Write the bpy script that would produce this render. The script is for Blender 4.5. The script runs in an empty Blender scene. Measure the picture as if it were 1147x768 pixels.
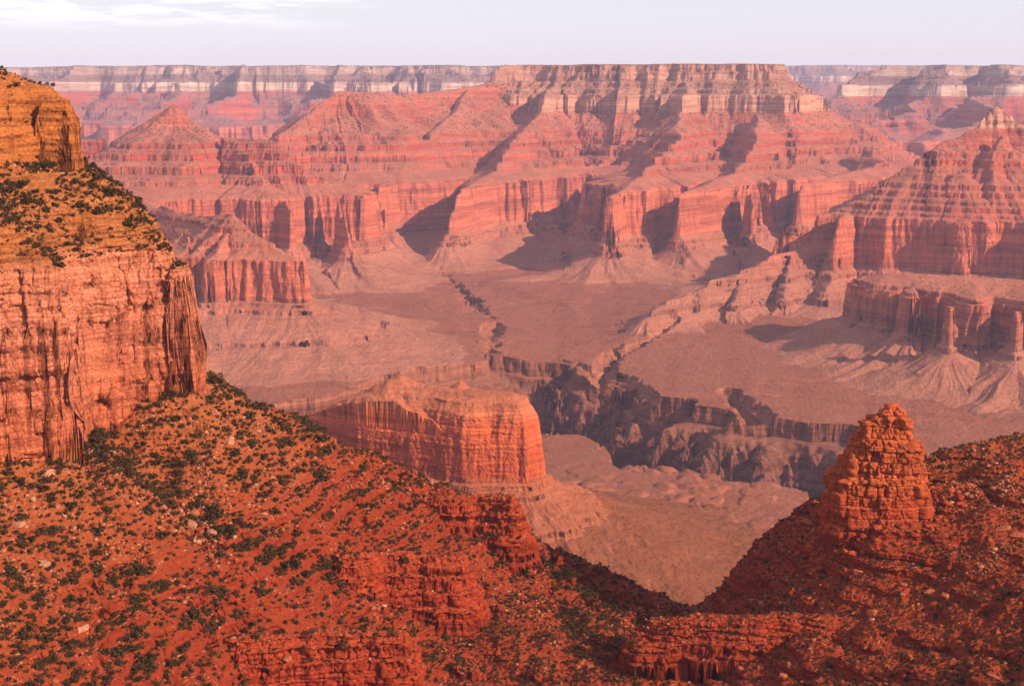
import bpy, math, random, os
import numpy as np

# ------------------------------------------------------------------ quality
Q = 1.0                                     # mesh density factor
F32 = np.float32

# ------------------------------------------------------------------ scene, camera, light
sc = bpy.context.scene
COL = sc.collection
W0, H0, FOC = 1147.0, 768.0, 1500.0         # photograph size and focal length in its pixels
HORY = 103.0                                # eye level row
PITCH = math.atan((H0/2-HORY)/FOC)
cd = bpy.data.cameras.new("camera")
cam = bpy.data.objects.new("camera", cd); COL.objects.link(cam)
cd.sensor_width = 36.0; cd.lens = 36.0*FOC/W0
cd.clip_start = 1.0; cd.clip_end = 90000.0
cam.location = (0, 0, 0)
cam.rotation_euler = (math.pi/2-PITCH, 0, 0)
sc.camera = cam

SUN_EL = math.radians(28.5)
SUN_AZ = math.radians(123.0)                # clockwise from +Y (north): to the right and a little behind the camera
sdir = (math.sin(SUN_AZ)*math.cos(SUN_EL), math.cos(SUN_AZ)*math.cos(SUN_EL), math.sin(SUN_EL))
ld = bpy.data.lights.new("sun", 'SUN'); sun = bpy.data.objects.new("sun", ld); COL.objects.link(sun)
ld.energy = 5.0; ld.angle = math.radians(0.5); ld.color = (1.0, 0.80, 0.60)
from mathutils import Vector
sun.rotation_euler = Vector((-sdir[0], -sdir[1], -sdir[2])).to_track_quat('-Z', 'Y').to_euler()
sun.location = (3000, 0, 3000)

w = bpy.data.worlds.new("World"); sc.world = w; w.use_nodes = True
nt = w.node_tree; nt.nodes.clear()
def N(nt, t, **kw):
    n = nt.nodes.new(t)
    for k, v in kw.items():
        if k.startswith('i_'): n.inputs[k[2:].replace('_', ' ')].default_value = v
        else: setattr(n, k, v)
    return n
sky = N(nt, 'ShaderNodeTexSky', sky_type='NISHITA', sun_disc=False, sun_elevation=SUN_EL, sun_rotation=SUN_AZ,
        altitude=2100.0, air_density=1.0, dust_density=2.2, ozone_density=1.0)
bg = N(nt, 'ShaderNodeBackground'); bg.inputs['Strength'].default_value = 0.105
out = N(nt, 'ShaderNodeOutputWorld')
tc = N(nt, 'ShaderNodeTexCoord'); sep = N(nt, 'ShaderNodeSeparateXYZ')
L = nt.links.new
L(tc.outputs['Generated'], sep.inputs[0])
# thin high cloud veil: mostly white-lilac low in the sky, real blue higher up
veil = N(nt, 'ShaderNodeMapRange', clamp=True); veil.inputs['From Min'].default_value = 0.0; veil.inputs['From Max'].default_value = 0.38
veil.inputs['To Min'].default_value = 0.85; veil.inputs['To Max'].default_value = 0.12
L(sep.outputs['Z'], veil.inputs['Value'])
vmix = N(nt, 'ShaderNodeMix', data_type='RGBA'); vmix.inputs[7].default_value = (5.7, 5.5, 5.6, 1)
L(veil.outputs[0], vmix.inputs[0]); L(sky.outputs[0], vmix.inputs[6])
# wispy white clouds
mp = N(nt, 'ShaderNodeMapping'); mp.inputs['Scale'].default_value = (7.0, 7.0, 60.0)
L(tc.outputs['Generated'], mp.inputs[0])
cn = N(nt, 'ShaderNodeTexNoise'); cn.inputs['Scale'].default_value = 2.2; cn.inputs['Detail'].default_value = 9.0; cn.inputs['Roughness'].default_value = 0.62
L(mp.outputs[0], cn.inputs['Vector'])
cr = N(nt, 'ShaderNodeMapRange', clamp=True); cr.inputs['From Min'].default_value = 0.46; cr.inputs['From Max'].default_value = 0.58
L(cn.outputs['Fac'], cr.inputs['Value'])
# the cloud bank stands in the north-west, a few degrees up
mx = N(nt, 'ShaderNodeMapRange', clamp=True); mx.inputs['From Min'].default_value = -0.08; mx.inputs['From Max'].default_value = -0.2
L(sep.outputs['X'], mx.inputs['Value'])
mz = N(nt, 'ShaderNodeMapRange', clamp=True); mz.inputs['From Min'].default_value = 0.04; mz.inputs['From Max'].default_value = 0.058
L(sep.outputs['Z'], mz.inputs['Value'])
m1 = N(nt, 'ShaderNodeMath', operation='MULTIPLY'); L(mx.outputs[0], m1.inputs[0]); L(mz.outputs[0], m1.inputs[1])
m2 = N(nt, 'ShaderNodeMath', operation='MULTIPLY'); L(m1.outputs[0], m2.inputs[0]); L(cr.outputs[0], m2.inputs[1])
cmix = N(nt, 'ShaderNodeMix', data_type='RGBA'); cmix.inputs[7].default_value = (8.2, 8.0, 8.0, 1)
L(m2.outputs[0], cmix.inputs[0]); L(vmix.outputs[2], cmix.inputs[6])
L(cmix.outputs[2], bg.inputs['Color']); L(bg.outputs[0], out.inputs['Surface'])

sc.view_settings.view_transform = 'Standard'; sc.view_settings.look = 'None'
sc.view_settings.exposure = 0.6; sc.view_settings.gamma = 1.0; sc.view_settings.use_curve_mapping = False
sc.render.engine = 'CYCLES'
try:
    sc.cycles.use_denoising = True
    sc.cycles.max_bounces = 4; sc.cycles.diffuse_bounces = 2; sc.cycles.glossy_bounces = 1; sc.cycles.volume_bounces = 1
    sc.cycles.transmission_bounces = 1
except Exception: pass

# ------------------------------------------------------------------ numeric helpers
def pt(px, py, D):
    """world point seen at photo pixel (px,py) at horizontal depth D"""
    u = H0/2-py; c, s = math.cos(PITCH), math.sin(PITCH)
    ry = FOC*c+u*s; rz = -FOC*s+u*c; rx = px-W0/2
    return (rx/ry*D, D, rz/ry*D)

def _h(ix, iy, iz, seed):
    n = (ix*np.int32(374761393) + iy*np.int32(668265263) + iz*np.int32(1274126177) + np.int32((seed*974711) % 2000000011 - 1000000000))
    n = (n ^ ((n >> 13) & np.int32(0x7ffff)))*np.int32(1274126177)
    return n ^ ((n >> 16) & np.int32(0xffff))
def hash01(ix, iy, iz, seed):
    return ((_h(ix, iy, iz, seed) & 0xffffff).astype(F32))/F32(16777216.0)
_ga = np.array([(math.cos(a), math.sin(a)) for a in np.linspace(0, 2*math.pi, 16, endpoint=False)], F32)
np.seterr(over='ignore')
def noise2(x, y, seed=0):
    """gradient noise about -1..1"""
    x = np.asarray(x, F32); y = np.asarray(y, F32)
    fx = np.floor(x); fy = np.floor(y); ix = fx.astype(np.int32); iy = fy.astype(np.int32)
    x = x-fx; y = y-fy
    u = x*x*x*(x*(x*6-15)+10); v = y*y*y*(y*(y*6-15)+10)
    z = np.int32(0)
    def g(a, b, dx, dy):
        k = _h(ix+np.int32(a), iy+np.int32(b), z, seed) & 15
        return _ga[k, 0]*dx+_ga[k, 1]*dy
    a = g(0, 0, x, y); b = g(1, 0, x-1, y); c = g(0, 1, x, y-1); d = g(1, 1, x-1, y-1)
    a += u*(b-a); c += u*(d-c); a += v*(c-a)
    return a*F32(1.5)
_g3 = np.array([(1,1,0),(-1,1,0),(1,-1,0),(-1,-1,0),(1,0,1),(-1,0,1),(1,0,-1),(-1,0,-1),(0,1,1),(0,-1,1),(0,1,-1),(0,-1,-1),(1,1,0),(-1,1,0),(0,-1,1),(0,-1,-1)], F32)
def noise3(x, y, z, seed=0):
    x = np.asarray(x, F32); y = np.asarray(y, F32); z = np.asarray(z, F32)
    fx = np.floor(x); fy = np.floor(y); fz = np.floor(z)
    ix = fx.astype(np.int32); iy = fy.astype(np.int32); iz = fz.astype(np.int32)
    x = x-fx; y = y-fy; z = z-fz
    u = x*x*x*(x*(x*6-15)+10); v = y*y*y*(y*(y*6-15)+10); t = z*z*z*(z*(z*6-15)+10)
    def g(a, b, c):
        k = _h(ix+np.int32(a), iy+np.int32(b), iz+np.int32(c), seed) & 15
        return _g3[k, 0]*(x-a)+_g3[k, 1]*(y-b)+_g3[k, 2]*(z-c)
    def lerp(p, q, s): return p+s*(q-p)
    r0 = lerp(lerp(g(0,0,0), g(1,0,0), u), lerp(g(0,1,0), g(1,1,0), u), v)
    r1 = lerp(lerp(g(0,0,1), g(1,0,1), u), lerp(g(0,1,1), g(1,1,1), u), v)
    return lerp(r0, r1, t)
def fbm2(x, y, o, seed, gain=0.5):
    s = 0; a = 1.0
    for i in range(o):
        s = s + a*noise2(x*2**i+13.7*i, y*2**i-7.1*i, seed+i); a *= gain
    return s
def sstep(a, b, x):
    t = np.clip((x-a)/(b-a), 0, 1); return t*t*(3-2*t)

def poly_sdf(X, Y, poly):
    """inside positive distance"""
    d = np.full(X.shape, 1e9, F32); ins = np.zeros(X.shape, bool)
    n = len(poly)
    for i in range(n):
        (x1, y1), (x2, y2) = poly[i], poly[(i+1) % n]
        ex, ey = x2-x1, y2-y1; l2 = ex*ex+ey*ey
        t = np.clip(((X-x1)*ex+(Y-y1)*ey)/l2, 0, 1)
        d = np.minimum(d, (X-x1-t*ex)**2+(Y-y1-t*ey)**2)
        c = ((y1 > Y) != (y2 > Y))
        if abs(ey) > 1e-9:
            ins ^= (c & (X < (Y-y1)*ex/ey+x1))
    d = np.sqrt(d)
    return np.where(ins, d, -d).astype(F32)

def skel(X, Y, segs):
    """max over segments of s - distance; also the distance and a running coordinate along the outline"""
    S = np.full(X.shape, -1e9, F32); DD = np.zeros(X.shape, F32); U = np.zeros(X.shape, F32)
    for k, (x1, y1, s1, x2, y2, s2) in enumerate(segs):
        ex, ey = x2-x1, y2-y1; l = math.hypot(ex, ey)+1e-6
        g = (s2-s1)/l; g = max(-0.95, min(0.95, g))
        tp = ((X-x1)*ex+(Y-y1)*ey)/l
        h = ((X-x1)*ey-(Y-y1)*ex)/l
        tq = np.clip(tp+np.abs(h)*g/math.sqrt(1-g*g), 0, l)      # best point for the cone ridge
        vx = X-(x1+ex/l*tq); vy = Y-(y1+ey/l*tq)
        dist = np.sqrt(vx*vx+vy*vy)+1e-3
        s = s1+(s2-s1)*tq/l-dist
        ang = np.arctan2(h, tp-tq)
        u = np.sign(h)*tq+ang*260+k*7777
        m = s > S
        S = np.where(m, s, S); DD = np.where(m, dist, DD); U = np.where(m, u, U)
    return S.astype(F32), DD, U

# ------------------------------------------------------------------ terrain grid machinery
def adaptive(theta, rf, Hf, nrow, cb=13, floor=0.10):
    """rows per column placed where the ground takes most room as seen, smooth from column to column"""
    nf, nc = Hf.shape
    q = Hf/rf[:, None]
    dq = np.diff(q, axis=0)
    dl = (np.diff(rf)/rf[:-1])[:, None]
    wgt = np.where(dq > 0, dq, -0.35*dq)+floor*0.1*dl
    wgt = wgt/(wgt.sum(axis=0, keepdims=True))
    wgt += (floor*dl/dl.sum())
    pad = cb//2
    c = np.cumsum(np.pad(wgt, ((0, 0), (pad+1, pad)), mode='edge'), axis=1)
    wgt = (c[:, cb:]-c[:, :-cb])[:, :nc]/cb if c.shape[1]-cb >= nc else wgt
    cum = np.vstack([np.zeros((1, nc)), np.cumsum(wgt, axis=0)])
    cum /= cum[-1:]
    t = np.linspace(0, 1, nrow)
    R = np.empty((nrow, nc), F32)
    for j in range(nc): R[:, j] = np.interp(t, cum[:, j], rf)
    for _ in range(3):                                        # rows run smoothly from column to column
        k = 19; pad = k//2
        c = np.cumsum(np.pad(R.astype(np.float64), ((0, 0), (pad+1, pad)), mode='edge'), axis=1)
        R = ((c[:, k:]-c[:, :-k])/k)[:, :nc]
    return R.astype(F32)

def grid_mesh_objects(X, Y, Z, ids, strat, specs, extra=None):
    """split one big grid in separate mesh objects by id"""
    nr, nc = X.shape
    V = np.stack([X, Y, Z], -1).reshape(-1, 3).astype(F32)
    st = strat.reshape(-1).astype(F32)
    idx = np.arange(nr*nc, dtype=np.int32).reshape(nr, nc)
    a = idx[:-1, :-1].ravel(); b = idx[:-1, 1:].ravel(); c = idx[1:, 1:].ravel(); d = idx[1:, :-1].ravel()
    fid = ids[:-1, :-1].ravel()
    objs = {}
    for k, (name, mat, props) in specs.items():
        m = fid == k
        if m.sum() < 10: continue
        q = np.stack([a[m], b[m], c[m], d[m]], 1)
        used = np.zeros(nr*nc, bool); used[q.ravel()] = True
        remap = np.cumsum(used).astype(np.int32)-1
        q = remap[q]; vv = V[used]
        me = mesh_from(name, vv, q, mat)
        at = me.attributes.new('strat', 'FLOAT', 'POINT'); at.data.foreach_set('value', st[used])
        if extra:
            for en, ev in extra.items():
                at = me.attributes.new(en, 'FLOAT', 'POINT'); at.data.foreach_set('value', ev.reshape(-1).astype(F32)[used])
        o = bpy.data.objects.new(name, me); COL.objects.link(o)
        for pk, pv in props.items(): o[pk] = pv
        objs[k] = o
    return objs

def mesh_from(name, vv, q, mat):
    me = bpy.data.meshes.new(name)
    n = q.shape[1]
    me.vertices.add(len(vv)); me.vertices.foreach_set('co', vv.astype(F32).ravel())
    me.loops.add(q.size); me.loops.foreach_set('vertex_index', q.astype(np.int32).ravel())
    me.polygons.add(len(q)); me.polygons.foreach_set('loop_start', (np.arange(len(q))*n).astype(np.int32))
    me.update(calc_edges=True)
    me.materials.append(mat)
    return me

def normals(X, Y, Z):
    def g(A): return np.gradient(A)
    Xr, Xc = g(X); Yr, Yc = g(Y); Zr, Zc = g(Z)
    nx = Yc*Zr-Zc*Yr; ny = Zc*Xr-Xc*Zr; nz = Xc*Yr-Yc*Xr
    l = np.sqrt(nx*nx+ny*ny+nz*nz)+1e-9
    s = np.where(nz < 0, -1, 1)/l
    return (nx*s).astype(F32), (ny*s).astype(F32), (nz*s).astype(F32)

# ------------------------------------------------------------------ materials
def mat_new(name):
    m = bpy.data.materials.new(name); m.use_nodes = True; m.node_tree.nodes.clear(); return m

def rock_material(name, stops, talus, veg=None, veg_amt=0.0, veg_scale=0.05, noise_scale=0.01, band=0.05, bump=6.0, crack=0.06, tal_lo=0.55, tal_hi=0.8, flat_mix=0.75, zmin=-1400, zmax=400, warp=25.0, white=None, bandamt=1.0, streak=0.55, joints=None, wash=False):
    """stratified rock: bed colours by stratigraphic height, ground cover by slope"""
    m = mat_new(name); nt = m.node_tree; L = nt.links.new
    out = N(nt, 'ShaderNodeOutputMaterial'); bs = N(nt, 'ShaderNodeBsdfPrincipled')
    bs.inputs['Roughness'].default_value = 0.95; bs.inputs['Specular IOR Level'].default_value = 0.1
    at = N(nt, 'ShaderNodeAttribute', attribute_name='strat')
    geo = N(nt, 'ShaderNodeNewGeometry')
    def tex(scale, sx, sy, sz, detail=6, rough=0.6):
        mp = N(nt, 'ShaderNodeMapping'); mp.inputs['Scale'].default_value = (sx, sy, sz); L(geo.outputs['Position'], mp.inputs[0])
        n = N(nt, 'ShaderNodeTexNoise'); n.inputs['Scale'].default_value = scale; n.inputs['Detail'].default_value = detail; n.inputs['Roughness'].default_value = rough
        L(mp.outputs[0], n.inputs['Vector']); return n.outputs['Fac']
    def math2(op, a, b):
        n = N(nt, 'ShaderNodeMath', operation=op)
        for i, v in enumerate((a, b)):
            if isinstance(v, (int, float)): n.inputs[i].default_value = v
            else: L(v, n.inputs[i])
        return n.outputs[0]
    def rng(v, a, b, c=0.0, d=1.0):
        n = N(nt, 'ShaderNodeMapRange', clamp=True)
        for k, x in zip(('From Min', 'From Max', 'To Min', 'To Max'), (a, b, c, d)): n.inputs[k].default_value = x
        L(v, n.inputs['Value']); return n.outputs[0]
    def mix(f, a, b, mode='MIX'):
        n = N(nt, 'ShaderNodeMix', data_type='RGBA', blend_type=mode)
        for k, v in ((0, f), (6, a), (7, b)):
            if isinstance(v, (int, float)): n.inputs[k].default_value = v
            elif isinstance(v, tuple): n.inputs[k].default_value = (*v, 1) if len(v) == 3 else v
            else: L(v, n.inputs[k])
        return n.outputs[2]
    n_big = tex(noise_scale, 1, 1, 1, 5)
    n_med = tex(noise_scale*8, 1, 1, 1, 6)
    n_fine = tex(noise_scale*60, 1, 1, 1, 5, 0.65)
    n_band = tex(band, 0.04, 0.04, 1.0, 5, 0.7)
    n_band2 = tex(band*5, 0.03, 0.03, 1.0, 4, 0.7)
    n_vert = tex(crack, 1, 1, 0.10, 6, 0.65)
    # bed colours
    zz = math2('ADD', at.outputs['Fac'], math2('MULTIPLY', math2('SUBTRACT', n_big, 0.5), warp))
    zn = rng(zz, zmin, zmax)
    ramp = N(nt, 'ShaderNodeValToRGB'); cr = ramp.color_ramp; cr.interpolation = 'LINEAR'
    stops = sorted(stops)
    while len(cr.elements) > 1: cr.elements.remove(cr.elements[0])
    for i, (z, c) in enumerate(stops):
        p = (z-zmin)/(zmax-zmin)
        e = cr.elements[0] if i == 0 else cr.elements.new(p)
        e.position = p; e.color = (*c, 1)
    L(zn, ramp.inputs[0])
    col = ramp.outputs[0]
    col = mix(bandamt, col, mix(rng(n_band, 0.35, 0.65), mix(1.0, col, (0.62, 0.55, 0.55), 'MULTIPLY'), mix(1.0, col, (1.25, 1.28, 1.25), 'MULTIPLY')))
    col = mix(rng(n_band2, 0.45, 0.7, 0, 0.35*bandamt), col, mix(1.0, col, (1.5, 1.6, 1.6), 'MULTIPLY'))
    col = mix(rng(n_band2, 0.47, 0.34, 0, 0.5*min(1, bandamt)), col, mix(1.0, col, (0.5, 0.42, 0.42), 'MULTIPLY'))
    col = mix(rng(n_vert, 0.5, 0.72, 0, streak), col, mix(1.0, col, (0.62, 0.52, 0.5), 'MULTIPLY'))      # mineral streaks
    sepn = N(nt, 'ShaderNodeSeparateXYZ'); L(geo.outputs['Normal'], sepn.inputs[0])
    slope = rng(math2('ADD', sepn.outputs['Z'], math2('MULTIPLY', math2('SUBTRACT', n_med, 0.5), 0.25)), tal_lo, tal_hi, 0, flat_mix)
    tcol = mix(rng(n_med, 0.35, 0.68), talus, tuple(min(1, c*f) for c, f in zip(talus, (1.35, 1.5, 1.5))))
    tcol = mix(rng(n_big, 0.35, 0.65, 0, 0.5), tcol, mix(0.55, tcol, ramp.outputs[0]))
    col = mix(slope, col, tcol)
    if wash:
        for nn_, wd_ in ((n_med, 0.010), (n_big, 0.006)):
            ln = rng(math2('ABSOLUTE', math2('SUBTRACT', nn_, 0.5), 0.0), wd_, 0.0, 0, 0.55)
            col = mix(ln, col, mix(1.0, col, (1.5, 1.6, 1.6), 'MULTIPLY'))
        col = mix(rng(n_med, 0.56, 0.66, 0, 0.6), col, mix(1.0, col, (0.72, 0.82, 0.85), 'MULTIPLY'))
        col = mix(rng(n_big, 0.54, 0.62, 0, 0.5), col, mix(1.0, col, (0.82, 0.9, 0.95), 'MULTIPLY'))
    if white is not None:
        lo, hi, wc, amt = white
        vv = math2('MULTIPLY', rng(zz, lo-10, lo+10), rng(zz, hi+10, hi-10))
        col = mix(math2('MULTIPLY', vv, math2('MULTIPLY', rng(n_vert, 0.3, 0.55, 0.3, amt), rng(sepn.outputs['Z'], 0.8, 0.5))), col, wc)
    # grain
    col = mix(rng(n_fine, 0.3, 0.7), mix(1.0, col, (0.78, 0.76, 0.76), 'MULTIPLY'), mix(1.0, col, (1.18, 1.2, 1.2), 'MULTIPLY'))
    if veg is not None:
        vlo, vhi, vcol = veg
        vo = N(nt, 'ShaderNodeTexVoronoi'); vo.inputs['Scale'].default_value = veg_scale; L(geo.outputs['Position'], vo.inputs['Vector'])
        spot = rng(math2('ADD', vo.outputs['Distance'], math2('MULTIPLY', math2('SUBTRACT', n_med, 0.5), 0.8)), 0.42, 0.25)
        mask = math2('MULTIPLY', spot, math2('MULTIPLY', rng(zz, vlo, vhi), rng(sepn.outputs['Z'], 0.5, 0.8)))
        col = mix(math2('MULTIPLY', mask, veg_amt), col, vcol)
    L(col, bs.inputs['Base Color'])
    jh = None
    if joints is not None:
        for (js, jz, jw, ja) in joints:
            mpj = N(nt, 'ShaderNodeMapping'); mpj.inputs['Scale'].default_value = (1, 1, jz)
            wv = N(nt, 'ShaderNodeVectorMath', operation='ADD'); nz_ = N(nt, 'ShaderNodeTexNoise'); nz_.inputs['Scale'].default_value = js*0.8; nz_.inputs['Detail'].default_value = 3
            L(geo.outputs['Position'], nz_.inputs['Vector'])
            sc_ = N(nt, 'ShaderNodeVectorMath', operation='SCALE'); sc_.inputs['Scale'].default_value = 0.9/js; L(nz_.outputs['Color'], sc_.inputs[0])
            L(geo.outputs['Position'], wv.inputs[0]); L(sc_.outputs[0], wv.inputs[1]); L(wv.outputs[0], mpj.inputs[0])
            vj = N(nt, 'ShaderNodeTexVoronoi', feature='DISTANCE_TO_EDGE'); vj.inputs['Scale'].default_value = js; L(mpj.outputs[0], vj.inputs['Vector'])
            crackm = rng(vj.outputs['Distance'], 0.0, jw)
            vc = N(nt, 'ShaderNodeTexVoronoi'); vc.inputs['Scale'].default_value = js; L(mpj.outputs[0], vc.inputs['Vector'])
            spc = N(nt, 'ShaderNodeSeparateColor'); L(vc.outputs['Color'], spc.inputs[0])
            col_in = bs.inputs['Base Color'].links[0].from_socket
            c2 = mix(math2('MULTIPLY', math2('SUBTRACT', 1.0, crackm), 0.5*ja), col_in, mix(1.0, col_in, (0.35, 0.28, 0.28), 'MULTIPLY'))
            c2 = mix(rng(spc.outputs[0], 0, 1, 0, 0.5*ja), c2, mix(1.0, c2, (1.3, 1.55, 1.75), 'MULTIPLY'))
            L(c2, bs.inputs['Base Color'])
            h_ = math2('ADD', math2('MULTIPLY', crackm, ja*1.2), math2('MULTIPLY', spc.outputs[1], 0.5*ja))
            jh = h_ if jh is None else math2('ADD', jh, h_)
    hgt = math2('ADD', math2('MULTIPLY', n_band2, 0.6), math2('ADD', math2('MULTIPLY', n_vert, 0.8), math2('MULTIPLY', n_fine, 0.35)))
    if jh is not None: hgt = math2('ADD', hgt, jh)
    bp = N(nt, 'ShaderNodeBump'); bp.inputs['Strength'].default_value = 0.9; bp.inputs['Distance'].default_value = bump
    L(hgt, bp.inputs['Height']); L(bp.outputs[0], bs.inputs['Normal'])
    L(bs.outputs[0], out.inputs['Surface'])
    return m

CANYON = [(-1400, (.09, .045, .04)), (-1010, (.12, .06, .05)), (-1005, (.24, .11, .08)), (-955, (.27, .13, .09)), (-948, (.36, .16, .11)),
          (-810, (.38, .165, .12)), (-795, (.38, .15, .10)), (-735, (.42, .15, .10)), (-725, (.50, .155, .095)), (-520, (.52, .16, .10)),
          (-505, (.40, .09, .055)), (-460, (.44, .105, .065)), (-430, (.38, .085, .05)), (-380, (.46, .12, .075)), (-330, (.38, .08, .05)), (-275, (.42, .10, .065)), (-262, (.40, .10, .07)),
          (-140, (.40, .12, .08)), (-128, (.50, .225, .15)), (-25, (.52, .24, .16)), (-15, (.34, .17, .12)), (75, (.36, .18, .13)), (85, (.44, .21, .145)), (185, (.42, .20, .14)), (200, (.12, .09, .06)), (400, (.09, .08, .05))]
GORGE = [(-1400, (.15, .055, .038)), (-1020, (.19, .066, .042)), (-1010, (.21, .07, .042)), (-955, (.24, .08, .045)), (-940, (.32, .11, .065)), (400, (.3, .1, .06))]
def redder(L_): return [(z, c if z > -135 else (c[0], c[1]*.82, c[2]*.74)) for z, c in L_]
CANYON = [(z, tuple(.98*x for x in c)) for z, c in redder(CANYON)]
M_gorge = rock_material("gorge_rock", GORGE, (.23, .08, .046), noise_scale=0.004, band=0.04, bump=9.0, crack=0.03, warp=14, flat_mix=0.6)
M_can = rock_material("canyon_rock", CANYON, (.33, .115, .07), veg=(-320, -240, (.05, .045, .03)), veg_amt=0.8, veg_scale=0.045, noise_scale=0.0022, band=0.03, bump=16.0, crack=0.022, streak=0.3, bandamt=1.15)
TON = [(-1400, (.26, .09, .055)), (-1000, (.27, .10, .062)), (-955, (.30, .11, .066)), (-930, (.25, .078, .042)), (-700, (.27, .08, .045)), (400, (.3, .1, .06))]
M_tonto = rock_material("tonto_ground", TON, (.225, .066, .036), veg=None, noise_scale=0.0018, band=0.03, bump=7.0, crack=0.02, flat_mix=0.95, wash=True)
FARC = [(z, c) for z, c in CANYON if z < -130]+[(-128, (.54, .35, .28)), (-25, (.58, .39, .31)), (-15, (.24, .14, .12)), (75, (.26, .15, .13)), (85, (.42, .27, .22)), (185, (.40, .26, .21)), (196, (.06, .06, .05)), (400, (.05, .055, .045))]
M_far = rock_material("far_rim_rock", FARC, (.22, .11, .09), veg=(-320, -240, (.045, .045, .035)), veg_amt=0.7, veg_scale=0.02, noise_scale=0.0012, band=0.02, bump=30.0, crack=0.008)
MID = [(-1400, (.26, .085, .042)), (-775, (.29, .09, .045)), (-750, (.38, .105, .05)), (-735, (.52, .10, .035)), (-640, (.54, .11, .04)), (-612, (.46, .13, .06)), (-590, (.40, .12, .06)), (-400, (.48, .10, .05))]
M_mid = rock_material("redwall_rock", MID, (.34, .095, .045), streak=0.2, flat_mix=0.55, noise_scale=0.008, band=0.09, bump=4.0, crack=0.06, zmin=-1400, zmax=400, warp=14)

# ------------------------------------------------------------------ the canyon (2 km to 30 km out)
# standard profile: distance in from the foot of the talus -> height
_st = [(0.5, 22), (0.35, 10), (0.9, 42), (0.4, 12), (0.8, 34), (0.45, 12), (0.6, 24)]   # Supai beds: slope share, cliff height
_s, _z = [760.0], [-464.0]
for _w, _c in _st:
    _s.append(_s[-1]+_w*62); _z.append(_z[-1]+_w*13); _s.append(_s[-1]+3.5); _z.append(_z[-1]+_c)
_f = (1104-760)/(_s[-1]-760); _g = (-268+464)/(_z[-1]+464)
_s = [760+(a-760)*_f for a in _s]; _z = [-464+(a+464)*_g for a in _z]
T_S = np.array([-2000, -1000, -450, 0, 230, 450, 452, 480, 483, 520, 524, 556, 600]+_s+[1240, 1390, 1404, 1460, 1466, 1550, 1556, 1640, 1662, 1700, 1720, 2400, 6000], float)
T_Z = np.array([-962, -957, -940, -905, -862, -800, -783, -772, -755, -735, -722, -516, -502]+_z+[-215, -130, -25, -8, 12, 40, 58, 85, 135, 145, 188, 205, 215], float)
_k = T_S <= 1240
T_S2 = np.concatenate([T_S[_k], [1390, 1560, 1640, 2400]]); T_Z2 = np.concatenate([T_Z[_k], [-135, -25, 30, 190]])   # summits worn back to rubble slopes
def zinv(z, soft=False): return min(2000.0, float(np.interp(z, T_Z2, T_S2) if soft else np.interp(z, T_Z, T_S)))

P_BENCH = (np.array([-2000, 0, 180, 350, 352, 375, 379, 384, 410, 414, 440, 700, 1000]), np.array([-962, -950, -905, -850, -838, -828, -770, -706, -700, -688, -684, -640, -560]))
def stairs(s0, z0, s1, z1, n, share, seed):
    """n beds of uneven thickness between two points of a profile"""
    r_ = random.Random(seed); wv = [r_.uniform(.4, 1.4) for _ in range(n)]; cv = [r_.uniform(.4, 1.6) for _ in range(n)]
    S_, Z_ = [], []; cs, cz = s0, z0; tw, tcv = sum(wv), sum(cv)
    for w_, c_ in zip(wv, cv):
        cs += w_/tw*(s1-s0)*0.93; cz += w_/tw*(z1-z0)*(1-share); S_.append(cs); Z_.append(cz)
        cs += (s1-s0)*0.07/n; cz += c_/tcv*(z1-z0)*share; S_.append(cs); Z_.append(cz)
    return S_, Z_
def prof(*parts):
    S_, Z_ = [], []
    for p in parts: S_ += list(p[0]); Z_ += list(p[1])
    return np.array(S_, float), np.array(Z_, float)
P_LOW = prof(([-2000, -200, 0, 150], [-962, -948, -930, -888]), stairs(150, -888, 480, -716, 7, .55, 3), ([700], [-640]))
P_STEP = prof(([-2000, -1000, -450, 0, 230, 450, 452, 480, 483, 520, 524, 556], [-962, -957, -940, -905, -862, -800, -783, -772, -755, -735, -722, -516]), stairs(556, -516, 1060, -215, 11, .5, 5),
              ([1122, 1134, 1190, 1196, 1280], [-130, -50, -20, 0, 60]))
P_PYR = prof(([-2000, -500, -200, 100, 330, 334, 520], [-962, -950, -935, -895, -846, -832, -785]), stairs(520, -785, 640, -722, 3, .6, 6), ([655, 680], [-596, -588]), stairs(680, -588, 880, -455, 6, .35, 7), ([1200], [-300]))
def segs_from(paths, dz=0.0, soft=False, pf=None):
    out = []
    for p in paths:
        w_ = []
        for (px, py, D, *dz_s) in [(a[0], a[1], a[2], *((0, a[3]) if len(a) > 3 else ())) for a in p]:
            x, y, z = pt(px, py, D); w_.append((x, y, float(dz_s[1]) if dz_s else (float(np.interp(z-dz, pf[1], pf[0])) if pf else zinv(z-dz, soft))))
        if len(w_) == 1: w_.append((w_[0][0]+5, w_[0][1], w_[0][2]))
        for a, b in zip(w_, w_[1:]): out.append((*a, *b))
    return out

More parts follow.
